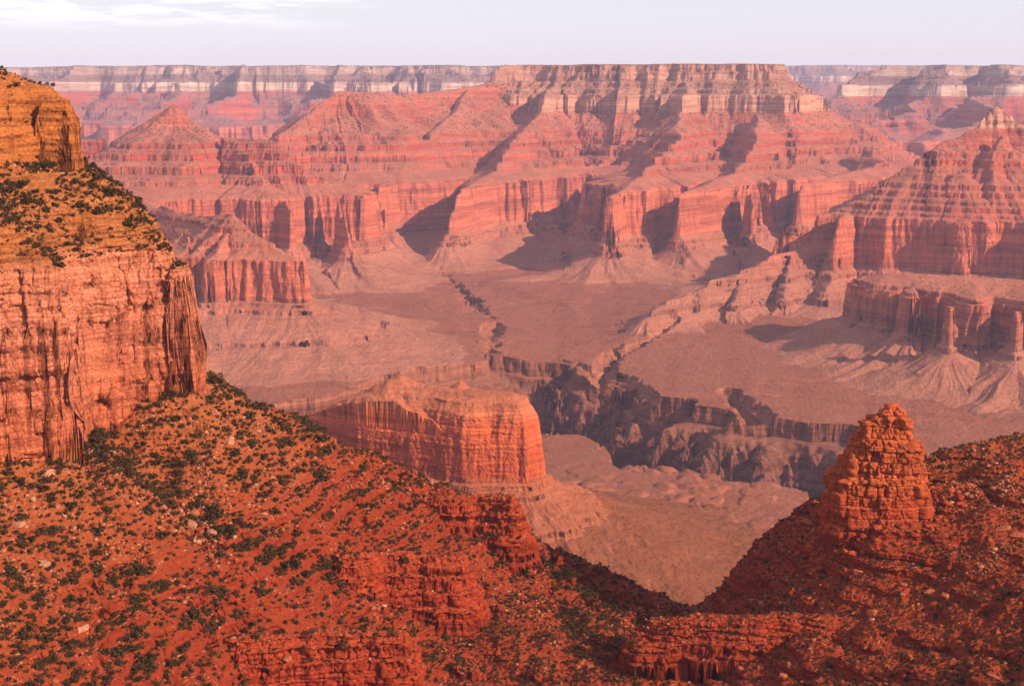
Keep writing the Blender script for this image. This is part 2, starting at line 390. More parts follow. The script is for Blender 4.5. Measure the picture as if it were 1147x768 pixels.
FORM = {
 'central_butte': dict(dz=0, paths=[
    [(600, 71, 10200), (700, 70, 9900), (845, 70, 9750), (800, 70, 10600)],
    [(600, 73, 10200), (556, 80, 9900)],
    [(770, 80, 9600), (765, 112, 9000), (755, 150, 8400), (735, 185, 7700), (700, 214, 7050), (680, 221, 6650)],
    [(640, 85, 9800), (600, 118, 9200), (585, 150, 8600), (560, 185, 8000), (530, 205, 7500), (500, 240, 7150)],
    [(845, 75, 9700), (850, 112, 9200), (845, 150, 8500), (825, 185, 7900), (800, 205, 7300), (775, 218, 7000)],
    [(850, 80, 9750), (900, 108, 9700), (930, 125, 9500), (960, 160, 9000), (990, 180, 8500), (950, 195, 8000), (900, 215, 7600)],
    [(845, 215, 7500), (850, 222, 7150)],
   ], big=150, fl=(95, 34, 12)),
 'western_ridge': dict(dz=0, soft=True, paths=[
    [(556, 92, 9850), (520, 98, 9500), (450, 107, 9000), (385, 101, 8600), (345, 128, 8350), (305, 150, 8050)],
    [(520, 100, 9400), (490, 150, 8500), (450, 195, 7900), (425, 228, 7500), (430, 236, 7300)],
    [(400, 105, 8600), (390, 160, 8100), (385, 200, 7800)],
   ], big=110, fl=(80, 30, 12)),
 'domed_butte': dict(dz=0, soft=True, paths=[
    [(176, 117, 7300)],
    [(60, 158, 7500), (176, 152, 7250), (300, 156, 7150), (345, 190, 6950), (375, 225, 6750), (400, 234, 6500)],
    [(250, 156, 7100), (290, 200, 6700), (310, 225, 6500), (330, 232, 6380)],
    [(120, 156, 7200), (130, 205, 6600), (160, 232, 6000), (185, 243, 5500)],
   ], big=90, fl=(70, 28, 11)),
 'pyramid_butte': dict(dz=0, prof=P_PYR, paths=[
    [(170, 240, 5700, 850), (212, 240, 5200, 845), (247, 240, 4980, 890), (275, 240, 4870, 800), (318, 240, 4770, 725), (338, 240, 4720, 690)],
    [(247, 240, 4980, 860), (238, 240, 4760, 720)], [(205, 240, 5200, 800), (185, 240, 4850, 700)],
   ], big=30, fl=(50, 22, 9)),
 'stepped_butte': dict(dz=-32, prof=P_STEP, paths=[
    [(1122, 119, 6350), (1128, 128, 6350)], [(1112, 128, 6350), (1160, 131, 6350), (1300, 140, 6600)],
    [(1115, 122, 6330), (1060, 160, 6250), (1010, 190, 6180), (970, 216, 6100), (920, 243, 6020), (885, 254, 6000), (862, 260, 6000)],
    [(1135, 150, 6200), (1120, 205, 5950), (1085, 240, 5820), (1075, 244, 5740)],
    [(1200, 150, 6300), (1230, 230, 5750), (1180, 238, 5650)],
    [(1085, 190, 6050), (1040, 232, 5900)],
    [(950, 240, 5950), (935, 262, 5800)],
   ], big=45, fl=(26, 18, 9)),
 'lower_bench': dict(dz=0, prof=P_BENCH, paths=[
    [(1000, 330, 4900, 590), (1060, 330, 4780, 640), (1160, 330, 4650, 650), (1330, 330, 4600, 650)],
    [(1085, 330, 4700, 600), (1090, 335, 4500, 455)], [(1150, 330, 4600, 600), (1152, 335, 4400, 450)], [(1030, 330, 4850, 560), (1015, 335, 4620, 430)],
    [(1062, 385, 4400, 400), (1062, 395, 4330, 352)], [(1128, 385, 4330, 400), (1130, 400, 4230, 345)],
   ], big=20, fl=(60, 24, 9)),
 'low_ridge': dict(dz=0, prof=P_LOW, paths=[
    [(960, 300, 6100, 620), (900, 300, 5980, 560), (850, 300, 5850, 480), (800, 300, 5650, 380), (762, 300, 5450, 280), (740, 320, 5250, 180)],
    [(930, 300, 6000, 560), (925, 310, 5600, 300)], [(880, 300, 5900, 500), (872, 310, 5560, 260)], [(825, 300, 5750, 420), (815, 310, 5450, 220)],
   ], big=20, fl=(60, 30, 12)),
}
FAR = {
 'north_rim': dict(dz=140, k=1.5, paths=[
    [(-400, 72, 19500), (0, 72, 18500), (200, 69, 17800), (400, 70, 18000), (560, 72, 18500), (700, 72, 19500)],
    [(90, 74, 17900), (70, 100, 16800), (40, 130, 15800)],
    [(255, 71, 17700), (262, 105, 16500), (220, 130, 15500), (180, 150, 14500)],
    [(210, 90, 16900), (160, 128, 15500)],
    [(400, 72, 17900), (350, 110, 16500), (330, 140, 15600)],
    [(480, 74, 18000), (430, 130, 16500)],
   ], big=520, fl=(330, 150, 50)),
 'east_rim': dict(dz=90, k=1.3, paths=[
    [(1020, 67, 15200), (1120, 66, 15000), (1400, 66, 15000)],
    [(1020, 69, 15200), (975, 85, 14800), (940, 110, 14000), (925, 128, 13200)],
    [(1060, 70, 15000), (1040, 110, 13800), (990, 140, 12700), (1000, 155, 11500)],
    [(1130, 70, 14900), (1110, 110, 13500), (1060, 145, 12200), (1050, 160, 11200)],
    [(1250, 70, 14500), (1200, 120, 13000), (1150, 150, 11800)],
   ], big=380, fl=(230, 120, 44)),
 'distant_plateau': dict(dz=330, k=2.0, paths=[
    [(500, 70, 28500), (850, 69, 28500), (930, 68, 28000), (1000, 70, 28500), (1300, 68, 29000)],
   ], big=300, fl=(200, 80, 30)),
}
for f in FAR.values(): f['far'] = True

def canyon():
    nc = int(1500*Q); ns = int(1500*Q); mult = 3
    half = 22.0
    th_in = np.linspace(-math.radians(half), math.radians(half), nc)
    step = th_in[1]-th_in[0]
    ext = [th_in[-1]]; s = step
    while ext[-1] < math.radians(48): s *= 1.03; s = min(s, 0.004); ext.append(ext[-1]+s)
    ext = np.array(ext[1:]); theta = np.concatenate([-ext[::-1], th_in, ext]).astype(np.float64)
    r = np.concatenate([np.geomspace(1500, 11500, int(ns*0.82), endpoint=False), np.geomspace(11500, 36000, ns-int(ns*0.82))])
    X = (r[:, None]*np.sin(theta)[None]).astype(F32); Y = (r[:, None]*np.cos(theta)[None]).astype(F32)
    # shared domain warp
    wx = 110*noise2(X/1100, Y/1100, 5)+48*noise2(X/420, Y/420, 6)+20*noise2(X/160, Y/160, 7)
    wy = 110*noise2(X/1100, Y/1100, 15)+48*noise2(X/420, Y/420, 16)+20*noise2(X/160, Y/160, 17)
    f3 = 9*noise2(X/60, Y/60, 21)+4*noise2(X/25, Y/25, 22)
    far = sstep(11000, 15000, Y)
    keys = list(FORM)+list(FAR)
    allf = {**FORM, **FAR}
    SS = []
    for i, kname in enumerate(keys):
        f = allf[kname]; segs = segs_from(f['paths'], f['dz'], f.get('soft', False), f.get('prof')); k = f.get('k', 1.0)
        wk = 3.0 if f.get('far') else 0.75
        S, DD, U = skel(X+wk*wx, Y+wk*wy, [(a, b, c*k, d, e, g*k) for a, b, c, d, e, g in segs])
        amp = sstep(20, 420, DD)
        a1, a2, a3 = f['fl']; q = 2.2 if f.get('far') else 1.0
        S = S-amp*f['big']*(np.abs(noise2(X/(900*q), Y/(900*q), 31+i))*2-0.35)
        amp = sstep(0, 160*q, DD)
        S = S-amp*(a1*(1-2.2*np.abs(noise2(U/(230*q), S/(900*q), 41+i)))*0.7+a1*0.7*np.abs(noise2(X/(330*q), Y/(330*q), 61+i))*2+sstep(520, 300, S/k)*(70*np.abs(noise2(U/150, S/1500, 46+i))+30*np.abs(noise2(U/60, S/900, 47+i)))
                   + a2*1.25*np.abs(noise2(U/(78*q), S/(420*q), 51+i))+a3*1.1*np.abs(noise2(U/(30*q), S/(260*q), 56+i)))
        S = S+f3*(1.5 if f.get('far') else 1.0)
        SS.append((S/k).astype(F32))
    # base level of the Tonto platform
    wash = np.abs(fbm2((X+0.6*wx)/520, (Y+0.6*wy)/520, 4, 71))
    base = -958+16*fbm2(X/900, Y/900, 4, 75)-17*np.exp(-(wash*9)**2)-10*np.exp(-(np.abs(fbm2((X+0.3*wx)/170, (Y+0.3*wy)/170, 3, 72))*7)**2)-3*np.abs(noise2(X/75, Y/75, 73))+1.5*noise2(X/40, Y/40, 79)
    base = base+0.010*np.maximum(Y-6500, 0)+18*sstep(4600, 6500, Y)
    # gorge
    gl = [(-2600, 3600), (-1500, 3500), (-700, 3560), (-250, 3760), (90, 4250), (300, 3880), (520, 3640), (800, 3530), (1000, 3250), (1300, 2900), (2400, 2700), (4000, 2700)]
    G = [(a[0], a[1], 0, b[0], b[1], 0) for a, b in zip(gl, gl[1:])]
    Sg, DDg, Ug = skel(X+0.7*wx, Y+0.7*wy, G)
    width = 395+80*noise2(X/700, Y/700, 81)
    Sg = width+Sg
    body = Sg.copy()
    Sg = Sg-95*np.abs(noise2(X/330, Y/330, 82))*2.2+25*noise2(X/110, Y/110, 88)
    inner = sstep(20, 120, Sg)
    Sg2 = Sg-inner*(150*(np.abs(noise2(Ug/310, Sg/900, 83))-0.15)+60*np.abs(noise2(Ug/105, Sg/500, 84))+40*np.abs(noise2(X/60, Y/60, 85))+18*np.abs(noise2(X/24, Y/24, 86)))
    # side canyon of the creek
    cps = [(560, 405, 4760), (557, 385, 5050), (548, 372, 5250), (556, 360, 5500), (535, 345, 5850), (520, 332, 6150), (508, 318, 6500), (488, 305, 6950), (478, 292, 7400), (455, 283, 7900), (440, 262, 8800)]
    cl = [pt(a, b, c)[:2] for a, b, c in cps]
    Cc = [(a[0], a[1], 0, b[0], b[1], 0) for a, b in zip(cl, cl[1:])]
    Sc, DDc, Uc = skel(X+0.35*wx, Y+0.35*wy, Cc)
    base = base-34+0.055*np.minimum(-Sc, 640)
    wc = 66+34*noise2(X/300, Y/300, 91)-0.018*(Y-5000)
    Sc = wc+Sc-34*np.abs(noise2(X/120, Y/120, 92))*2+8*noise2(X/40, Y/40, 93)
    # tributary washes on the plateau: shallow steep draws
    tr = [(((735, 452, 4060), (700, 425, 4450), (640, 418, 4700))), ((850, 462, 3950), (820, 440, 4250)), ((660, 455, 4050), (690, 400, 4850), (760, 372, 5300))]
    St = np.full(X.shape, -1e9, F32)
    for p in tr:
        q_ = [pt(*a)[:2] for a in p]
        s_, _, _ = skel(X+0.3*wx, Y+0.3*wy, [(a[0], a[1], 70-20*i, b[0], b[1], 50-20*i) for i, (a, b) in enumerate(zip(q_, q_[1:]))])
        St = np.maximum(St, s_)
    St = St-16*np.abs(noise2(X/60, Y/60, 95))*2
    # fine rows
    rf = np.interp(np.linspace(0, len(r)-1, (len(r)-1)*mult+1), np.arange(len(r)), r)
    def up(A):
        t = np.linspace(0, len(r)-1, (len(r)-1)*mult+1); i0 = np.minimum(t.astype(int), len(r)-2); fr = (t-i0).astype(F32)[:, None]
        return A[i0]*(1-fr)+A[i0+1]*fr
    ncol = len(theta)
    Hf = np.empty((len(rf), ncol), F32)
    PG = (np.array([-5, 0, 6, 12, 40, 52, 150, 430, 560]), np.array([0, 0, 26, 52, 62, 78, 205, 470, 500]))
    PC = (np.array([0, 6, 22, 28, 60, 130]), np.array([0, 14, 20, 32, 42, 46]))
    PT = (np.array([0, 8, 30, 38, 90]), np.array([0, 22, 30, 48, 70]))
    def height(Ss, b_, sg, sc_, st_):
        z = b_.copy(); ids = np.zeros(b_.shape, np.int8); off = np.zeros(b_.shape, F32)
        for i, kname in enumerate(keys):
            f = allf[kname]; dz = f['dz']
            zz = (np.interp(Ss[i], *f['prof']) if 'prof' in f else np.interp(Ss[i], T_S2, T_Z2) if f.get('soft') else np.interp(Ss[i], T_S, T_Z)).astype(F32)+dz*sstep(-100, 500, Ss[i])
            m = zz > z+ (0 if i else 0)
            mm = m & (Ss[i] > 0)
            z = np.where(m, zz, z); ids = np.where(mm, i+1, ids); off = np.where(mm, dz+(np.maximum(zz+215, 0)*0.8 if f.get('soft') else 0), np.where(m, 0, off))
        cut = np.interp(sg, PG[0], PG[1]).astype(F32)
        ids = np.where((cut > 3) & (z < -880), 20, ids)
        z = z-cut
        cut = np.maximum(np.interp(sc_, PC[0], PC[1]), np.interp(st_, PT[0], PT[1])).astype(F32)*sstep(-820, -900, z)
        z = z-cut
        return z, ids, off
    B = 200
    for c0 in range(0, ncol, B):
        sl = slice(c0, min(c0+B, ncol))
        z, _, _ = height([up(s[:, sl]) for s in SS], up(base[:, sl]), up(Sg2[:, sl]), up(Sc[:, sl]), up(St[:, sl]))
        Hf[:, sl] = z
    nrow = int(1700*Q)
    R = adaptive(theta, rf, Hf, nrow, cb=15, floor=0.25)
    # sample all fields at the new radii
    rr = np.interp(R.ravel(), r, np.arange(len(r))).reshape(R.shape)
    i0 = np.minimum(rr.astype(int), len(r)-2); fr = (rr-i0).astype(F32); cj = np.arange(ncol)[None].repeat(nrow, 0)
    def at(A): return A[i0, cj]*(1-fr)+A[i0+1, cj]*fr
    Z, ids, off = height([at(s) for s in SS], at(base), at(Sg2), at(Sc), at(St))
    X = (R*np.sin(theta)[None]).astype(F32); Y = (R*np.cos(theta)[None]).astype(F32)
    # real relief on the cliffs: flutes and beds
    nx, ny, nz = normals(X, Y, Z)
    st = sstep(0.75, 0.35, nz)
    sc_ = np.where(Y > 11500, 2.2, 1.0).astype(F32)
    d = 10*noise3(X/(45*sc_), Y/(45*sc_), Z/160, 101)+7*noise3(X/(20*sc_), Y/(20*sc_), Z/70, 102)+3.5*noise3(X/120, Y/120, Z/(9*sc_), 103)+2.5*noise3(X/10, Y/10, Z/12, 104)
    go = (ids == 20)
    d = d*np.where(go, np.maximum(st, 0.5)*1.3, st*1.25)+np.where(go, 7*noise3(X/26, Y/26, Z/40, 107)-9*np.abs(noise3(X/55, Y/55, Z/140, 108)), 0)
    X = X+nx*d; Y = Y+ny*d
    Z = Z+(1-st)*(1.3*noise2(X/14, Y/14, 105))*(ids < 19)
    Z = Z+np.where((ids >= len(FORM)+1) & (ids < 19), 16*fbm2(X/1600, Y/1600, 4, 109), 0)+np.where((Z-off > 188) & (ids < 19), 5*np.abs(noise2(X/30, Y/30, 111))+4*noise2(X/260, Y/260, 112), 0)
    strat = Z-off
    mapm = {i+1: k for i, k in enumerate(keys)}
    lab = {'central_butte': 'great flat-topped butte of red and pale banded cliffs across the canyon',
           'domed_butte': 'red stepped butte with a rounded grey dome on top beyond the orange cliff',
           'stepped_butte': 'pointed red butte with stepped ledges and a pale knob at its summit',
           'western_ridge': 'low red ridge with a small rounded peak leading to the flat-topped butte',
           'pyramid_butte': 'small dark red pyramid butte with a sheer cliff band beyond the orange pillar',
           'low_ridge': 'low ridge of many thin ledges running out onto the platform',
           'lower_bench': 'low dark red cliff bench with talus cones under the pointed butte',
           'north_rim': 'far hazy canyon rim with two bands of pale cliff under a flat dark forest line',
           'east_rim': 'far violet rim with shadowed spurs behind the pointed butte',
           'distant_plateau': 'faint blue flat plateau on the horizon between two rims'}
    specs = {0: ('canyon_terrain', M_tonto, dict(kind='structure', label='wide pink-brown canyon platform with washes around the dark gorge')),
             20: ('gorge_terrain', M_gorge, dict(kind='structure', label='dark inner gorge with steep ribbed walls cut in the platform'))}
    for i, k in mapm.items():
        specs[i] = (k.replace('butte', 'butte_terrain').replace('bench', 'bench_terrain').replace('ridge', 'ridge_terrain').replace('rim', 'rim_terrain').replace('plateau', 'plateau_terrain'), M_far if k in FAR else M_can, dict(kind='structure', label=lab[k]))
    grid_mesh_objects(X, Y, Z, ids, strat, specs)

canyon()

# ------------------------------------------------------------------ the red cliff-faced mesa below the near slope (2.5 km)
def mesa():
    nc = int(820*Q)
    theta = np.linspace(math.atan2(-700, 2500), math.atan2(700, 2400), nc)
    r = np.geomspace(1900, 3600, int(900*Q))
    X = (r[:, None]*np.sin(theta)[None]).astype(F32); Y = (r[:, None]*np.cos(theta)[None]).astype(F32)
    wx = 26*noise2(X/170, Y/170, 201)+10*noise2(X/60, Y/60, 202)
    wy = 26*noise2(X/170, Y/170, 203)+10*noise2(X/60, Y/60, 204)
    poly = [(-440, 2790), (-425, 2710), (-300, 2610), (-200, 2560), (-60, 2510), (30, 2500), (68, 2550), (60, 2640), (-10, 2690), (-200, 2730), (-330, 2800)]
    S = poly_sdf(X+wx*0.6, Y+wy*0.6, poly)
    S = S-5*np.abs(noise2(X/80, Y/80, 205))*2-2.2*np.abs(noise2(X/26, Y/26, 206))*2+1.2*noise2(X/9, Y/9, 207)
    out_ = sstep(0, -60, S)
    ang = np.arctan2(Y-2640, X+30)
    S = S-out_*(26*np.abs(noise2(ang*7+0.6*noise2(X/60, Y/60, 229), S/300, 208))+7*np.abs(noise2(ang*25+0.8*noise2(X/30, Y/30, 228), S/120, 209))+4*np.abs(noise2(X/14, Y/14, 230)))
    def height(s, b_, cone, X_, Y_):
        P = np.interp(s, [-900, -560, -420, -300, -290, -200, -120, -118, -60, -30, -28, -12, -10, 0, 6, 9, 17, 20, 32, 34, 55, 60, 110],
                      [-1900, -962, -925, -888, -884, -855, -820, -812, -790, -776, -768, -762, -752, -748, -676, -664, -626, -616, -602, -596, -590, -586, -582]).astype(F32)
        z = np.maximum(P, b_); ids = np.where(P > b_, 1, 0)
        z = np.where(s > 0, np.minimum(z, -586-0.42*np.maximum(0, -215-X_)-12*fbm2(X_/40, X_*0+Y_/40, 2, 217)*0-0), z)
        z = np.maximum(z, np.where(s > 10, cone, -9999)); return z, ids
    x1, y1, z1 = pt(447, 419, 2680); x2, y2, z2 = pt(516, 428, 2640)
    d1 = np.sqrt((X-x1)**2+(Y-y1)**2); d2 = np.sqrt((X-x2)**2+(Y-y2)**2)
    cone = np.maximum(z1-0.5*d1+4*noise2(X/22, Y/22, 211), z2-1.2*np.maximum(d2-6, 0)*0.8+2*noise2(X/9, Y/9, 212))
    # rolling ground right of it, its own low spur
    sp, dd, uu = skel(X+wx, Y+wy, [(90, 2640, 150, 250, 2900, 40), (250, 2900, 40, 480, 3000, 0), (130, 2900, 70, 170, 3020, 30)])
    base = -968+0.42*np.maximum(sp+90-22*np.abs(noise2(X/90, Y/90, 214))*2-8*np.abs(noise2(X/30, Y/30, 215)), 0)*0.8+8*fbm2(X/260, Y/260, 4, 213)
    base = base-5*np.abs(fbm2(X/95, Y/95, 4, 218))*2+1.6*noise2(X/16, Y/16, 219)-6*np.exp(-(np.abs(noise2((X+Y*0.3)/120+0.5*noise2(X/80, Y/80, 220), Y/420, 221))*9)**2)
    edge = np.maximum(Y-3060-90*noise2(X/200, Y/200, 216), 0)
    base = base-edge*1.1-sstep(2050, 1900, Y)*60-sstep(520, 690, np.abs(X)*2400/Y)*60
    mult = 3; t = np.linspace(0, len(r)-1, (len(r)-1)*mult+1); i0 = np.minimum(t.astype(int), len(r)-2); fr = (t-i0).astype(F32)[:, None]
    up = lambda A: A[i0]*(1-fr)+A[i0+1]*fr
    rf = np.interp(t, np.arange(len(r)), r)
    Hf, _ = height(up(S), up(base), up(cone), up(X), up(Y))
    nrow = int(900*Q)
    R = adaptive(theta, rf, Hf, nrow, cb=11, floor=0.2)
    rr = np.interp(R.ravel(), r, np.arange(len(r))).reshape(R.shape)
    j0 = np.minimum(rr.astype(int), len(r)-2); f2 = (rr-j0).astype(F32); cj = np.arange(nc)[None].repeat(nrow, 0)
    at = lambda A: A[j0, cj]*(1-f2)+A[j0+1, cj]*f2
    Z, ids = height(at(S), at(base), at(cone), at(X), at(Y))
    X = (R*np.sin(theta)[None]).astype(F32); Y = (R*np.cos(theta)[None]).astype(F32)
    nx, ny, nz = normals(X, Y, Z); st = sstep(0.8, 0.4, nz)
    d = 2.0*noise3(X/3, Y/3, Z/2.2, 226)+2.6*noise3(X/18, Y/18, Z/60, 221)+1.7*noise3(X/7, Y/7, Z/22, 222)+2.4*noise3(X/60, Y/60, Z/4, 223)+1.5*noise3(X/4, Y/4, Z/5, 224)
    X = X+nx*d*st; Y = Y+ny*d*st
    Z = Z+(1-st)*(1.2*noise2(X/6, Y/6, 225)+1.6*noise2(X/17, Y/17, 227))
    sS = at(S)
    ids = np.where((ids == 1) & (sS > -130), 1, 0)
    grid_mesh_objects(X, Y, Z, ids, Z, {0: ('slope_terrain', M_tonto_near, dict(kind='structure', label='smooth brown slope running down from the red mesa to the gorge edge')),
                                        1: ('mesa_terrain', M_mid, dict(kind='structure', label='flat-topped red cliff mesa with a small red cone, rising behind the shrubby slope'))})
M_tonto_near = rock_material("mesa_apron", MID, (.15, .042, .017), noise_scale=0.006, band=0.08, bump=2.2, crack=0.05, flat_mix=0.95, wash=True)
mesa()

# ------------------------------------------------------------------ near slope and cliffs (0.4 to 1.6 km)
FGC = [(82, 503, 683), (40, 503, 684), (215, 443, 766), (180, 450, 760), (240, 448, 790), (-150, 480, 640), (0, 500, 690), (90, 478, 735), (150, 455, 765), (225, 437, 795),
       (0, 560, 640), (0, 640, 585), (0, 768, 515), (-150, 768, 480), (0, 900, 450), (300, 900, 540), (573, 900, 590), (900, 900, 550), (1147, 900, 480),
       (100, 600, 645), (100, 768, 540), (200, 520, 740), (200, 640, 655), (200, 768, 588), (200, 700, 622),
       (300, 472, 825), (400, 520, 855), (480, 556, 870), (580, 604, 870), (650, 640, 845), (720, 668, 820), (785, 684, 790),
       (300, 600, 720), (300, 655, 690), (300, 690, 668), (300, 780, 635), (400, 600, 780), (400, 692, 722), (400, 780, 655), (500, 700, 748), (500, 768, 678), (573, 768, 685), (573, 700, 745),
       (700, 768, 682), (700, 720, 735), (800, 768, 672), (800, 730, 708),
       (815, 652, 800), (870, 597, 800), (925, 568, 790), (980, 562, 770), (985, 584, 742), (1030, 575, 748), (1035, 532, 790), (1100, 507, 805), (1160, 499, 810),
       (900, 640, 740), (1000, 640, 710), (1100, 600, 720), (1147, 560, 740), (1000, 700, 672), (1100, 700, 650), (1147, 640, 675),
       (900, 690, 700), (900, 768, 640), (1147, 768, 560), (1000, 768, 605), (1300, 768, 520), (1300, 490, 780), (1300, 600, 690)]
def tps_fit(P):
    P = np.array(P, float); n = len(P); xy = P[:, :2]/100; z = P[:, 2]
    d = np.sqrt(((xy[:, None]-xy[None])**2).sum(-1)); K = np.where(d > 0, d*d*np.log(d+1e-12), 0)+np.eye(n)*0.04
    A = np.zeros((n+3, n+3)); A[:n, :n] = K; A[:n, n] = 1; A[:n, n+1:] = xy; A[n, :n] = 1; A[n+1:, :n] = xy.T
    sol = np.linalg.solve(A, np.concatenate([z, np.zeros(3)])); return xy, sol
def tps_eval(f, X, Y):
    xy, s = f; n = len(xy); x = (X/100).astype(F32); y = (Y/100).astype(F32)
    out_ = (s[n]+s[n+1]*x+s[n+2]*y).astype(F32)
    for i in range(n):
        d2 = (x-F32(xy[i, 0]))**2+(y-F32(xy[i, 1]))**2+F32(1e-9)
        out_ += F32(s[i]*0.5)*d2*np.log(d2)
    return out_

def blocky(X, Y, Z, bw, bh, seed):
    """jointed rock: each block set in or out, gaps between the blocks"""
    zz = Z/bh+0.5*noise2(X/40, Y/40, seed); l = np.floor(zz); fz = zz-l; li = l.astype(np.int32)
    o = hash01(li, li*0+3, li*0, seed+1)
    ww = bw*(0.7+0.8*o)
    a = (X*0.9+Y*0.43)/ww+o*17+0.25*noise2(X/bw/2, Z/bw/2, seed+2); b = (Y*0.9-X*0.43)/ww+o*31+0.25*noise2(Y/bw/2, Z/bw/2, seed+3)
    ia = np.floor(a); ib = np.floor(b)
    h = hash01(ia.astype(np.int32), ib.astype(np.int32), li, seed+4)
    ea = np.minimum(a-ia, 1-(a-ia))*ww; eb = np.minimum(b-ib, 1-(b-ib))*ww; ez = np.minimum(fz, 1-fz)*bh
    e = np.minimum(np.minimum(ea, eb), ez*1.3)
    return h, np.exp(-(e/0.42)**2), o

CLIFF = [(-900, 520), (-600, 560), (-340, 640), (-258, 668), (-228, 690), (-238, 735), (-218, 757), (-199, 766), (-194, 788), (-207, 840), (-250, 930), (-340, 1080), (-900, 1300)]
PIL = [(-203, 768), (-190, 775), (-187.5, 796), (-202, 802)]
TOW = [(-279, 790), (-258, 792), (-255, 806), (-279, 812)]
FGP = {}
def near():
    nc = int(1300*Q)
    th_in = np.linspace(math.radians(-22.5), math.radians(22.5), nc); step = th_in[1]-th_in[0]
    ext = [th_in[-1]]; s = step
    while ext[-1] < math.radians(45): s *= 1.03; s = min(s, 0.005); ext.append(ext[-1]+s)
    ext = np.array(ext[1:]); theta = np.concatenate([-ext[::-1], th_in, ext]); ncol = len(theta)
    r = np.concatenate([np.linspace(430, 1000, int(900*Q), endpoint=False), np.geomspace(1000, 1900, int(160*Q))])
    X = (r[:, None]*np.sin(theta)[None]).astype(F32); Y = (r[:, None]*np.cos(theta)[None]).astype(F32)
    fit = tps_fit([pt(*p) for p in FGC])
    # evaluate the smooth slope; beyond the crest it falls away
    pxs = W0/2+np.tan(theta)*FOC
    Dc = np.interp(pxs, [-300, 0, 225, 300, 400, 480, 580, 650, 720, 790, 870, 925, 1035, 1160, 1400], [960, 900, 850, 845, 868, 880, 872, 850, 824, 798, 805, 805, 812, 822, 840]).astype(F32)[None]
    Yq = np.minimum(Y, Dc+25); Xq = X*(Yq/Y)
    smooth = tps_eval(fit, Xq, Yq)
    over = np.maximum(Y-Dc, 0)
    smooth = smooth-np.where(over < 60, over*over/130.0, 27.7+0.92*(over-60))
    q0 = pt(783, 690, 790); smooth = smooth-24*np.exp(-((X-q0[0])**2+((Y-q0[1])*0.7)**2)/42.0**2)
    rough = 3.2*fbm2(X/38, Y/38, 4, 301)+5*noise2(X/95, Y/95, 300)
    gul = np.abs(noise2((X*0.8+Y*0.6)/55+0.4*noise2(X/40, Y/40, 303), (Y*0.8-X*0.6)/260, 302))
    smooth = smooth+rough-5*np.exp(-(gul*6)**2)
    smooth = smooth+6*np.maximum(0, fbm2(X/13, Y/13, 3, 305)-0.15)*0.45
    wx = 9*noise2(X/45, Y/45, 311)+4*noise2(X/16, Y/16, 312); wy = 9*noise2(X/45, Y/45, 313)+4*noise2(X/16, Y/16, 314)
    Sc = poly_sdf(X+wx*0.7, Y+wy*0.7, CLIFF)-5*np.abs(noise2(X/30, Y/30, 315))-2.2*np.abs(noise2(X/10, Y/10, 316))
    Sc = Sc+sstep(20, 60, Sc)*(7*noise2(X/28, Y/28, 317)+3*noise2(X/9, Y/9, 318))
    Sp = poly_sdf(X+wx*0.12, Y+wy*0.12, PIL); St = poly_sdf(X+wx*0.12, Y+wy*0.12, TOW)
    # outcrop noses of thin-bedded red rock: skeleton by photo pixels
    noses = []
    for path, hh in NOSES:
        sg = []
        q_ = [pt(*a) for a in path]
        for a, b in zip(q_, q_[1:]): sg.append((a[0], a[1], 14, b[0], b[1], 14))
        s_, _, u_ = skel(X+wx*0.5, Y+wy*0.5, sg)
        s_ = s_-3.4*np.abs(noise2(X/17, Y/17, 321))-0.8*np.abs(noise2(X/5.5, Y/5.5, 322))
        # top height follows the path
        zt = np.zeros(X.shape, F32); best = np.full(X.shape, 1e9, F32)
        for a, b in zip(q_, q_[1:]):
            ex, ey = b[0]-a[0], b[1]-a[1]; t = np.clip(((X-a[0])*ex+(Y-a[1])*ey)/(ex*ex+ey*ey), 0, 1)
            d_ = (X-a[0]-t*ex)**2+(Y-a[1]-t*ey)**2; m = d_ < best
            best = np.where(m, d_, best); zt = np.where(m, a[2]+(b[2]-a[2])*t, zt)
        noses.append((s_, zt, hh))
    mult = 3; t = np.linspace(0, len(r)-1, (len(r)-1)*mult+1); i0 = np.minimum(t.astype(int), len(r)-2); fr = (t-i0).astype(F32)[:, None]
    up = lambda A: A[i0]*(1-fr)+A[i0+1]*fr
    rf = np.interp(t, np.arange(len(r)), r)
    PCl = ([-20, -3, 0, 3.5, 7, 9, 25, 48, 58, 60, 61, 64, 66, 69, 72, 75, 88, 110, 150, 260], [-4000, -215, -196, -120, -100, -93, -70, -46, -40, -31, -29, -19, -17, -5, -2, 2, 10, 17, 27, 36])
    def nose_z(s, zt, hh):
        k = np.interp(s, [-7, -4, -3, 0, 1.0, 2.5, 3.2, 5.0, 5.6, 7.5, 8.2, 14], [-1.6, -1.15, -0.95, -0.85, -0.62, -0.58, -0.36, -0.32, -0.14, -0.1, 0, 0.06]).astype(F32)
        return np.where(s > -7, zt+k*hh, -9999)
    def height(sm, sc_, sp_, st_, ns):
        z = sm.copy(); ids = np.zeros(z.shape, np.int8)
        # thin ledges step the whole slope
        for s, zt, hh in ns:
            zn = nose_z(s, zt, hh); m = zn > z; z = np.where(m, zn, z); ids = np.where(m & (s > -4), 2, ids)
        zc = np.interp(sc_, *PCl).astype(F32); m = zc > z; z = np.where(m, zc, z); ids = np.where(m, 1, ids)
        zp = np.interp(sp_, [-5, -1, 0, 1.2, 3, 5], [-4000, -200, -186, -108, -103, -101]).astype(F32); m = zp > z; z = np.where(m, zp, z); ids = np.where(m, 1, ids)
        zt_ = np.interp(st_, [-6, -1.5, 0, 2, 5, 8], [-4000, -60, -47, -12, -5, -3]).astype(F32); m = zt_ > z; z = np.where(m, zt_, z); ids = np.where(m, 1, ids)
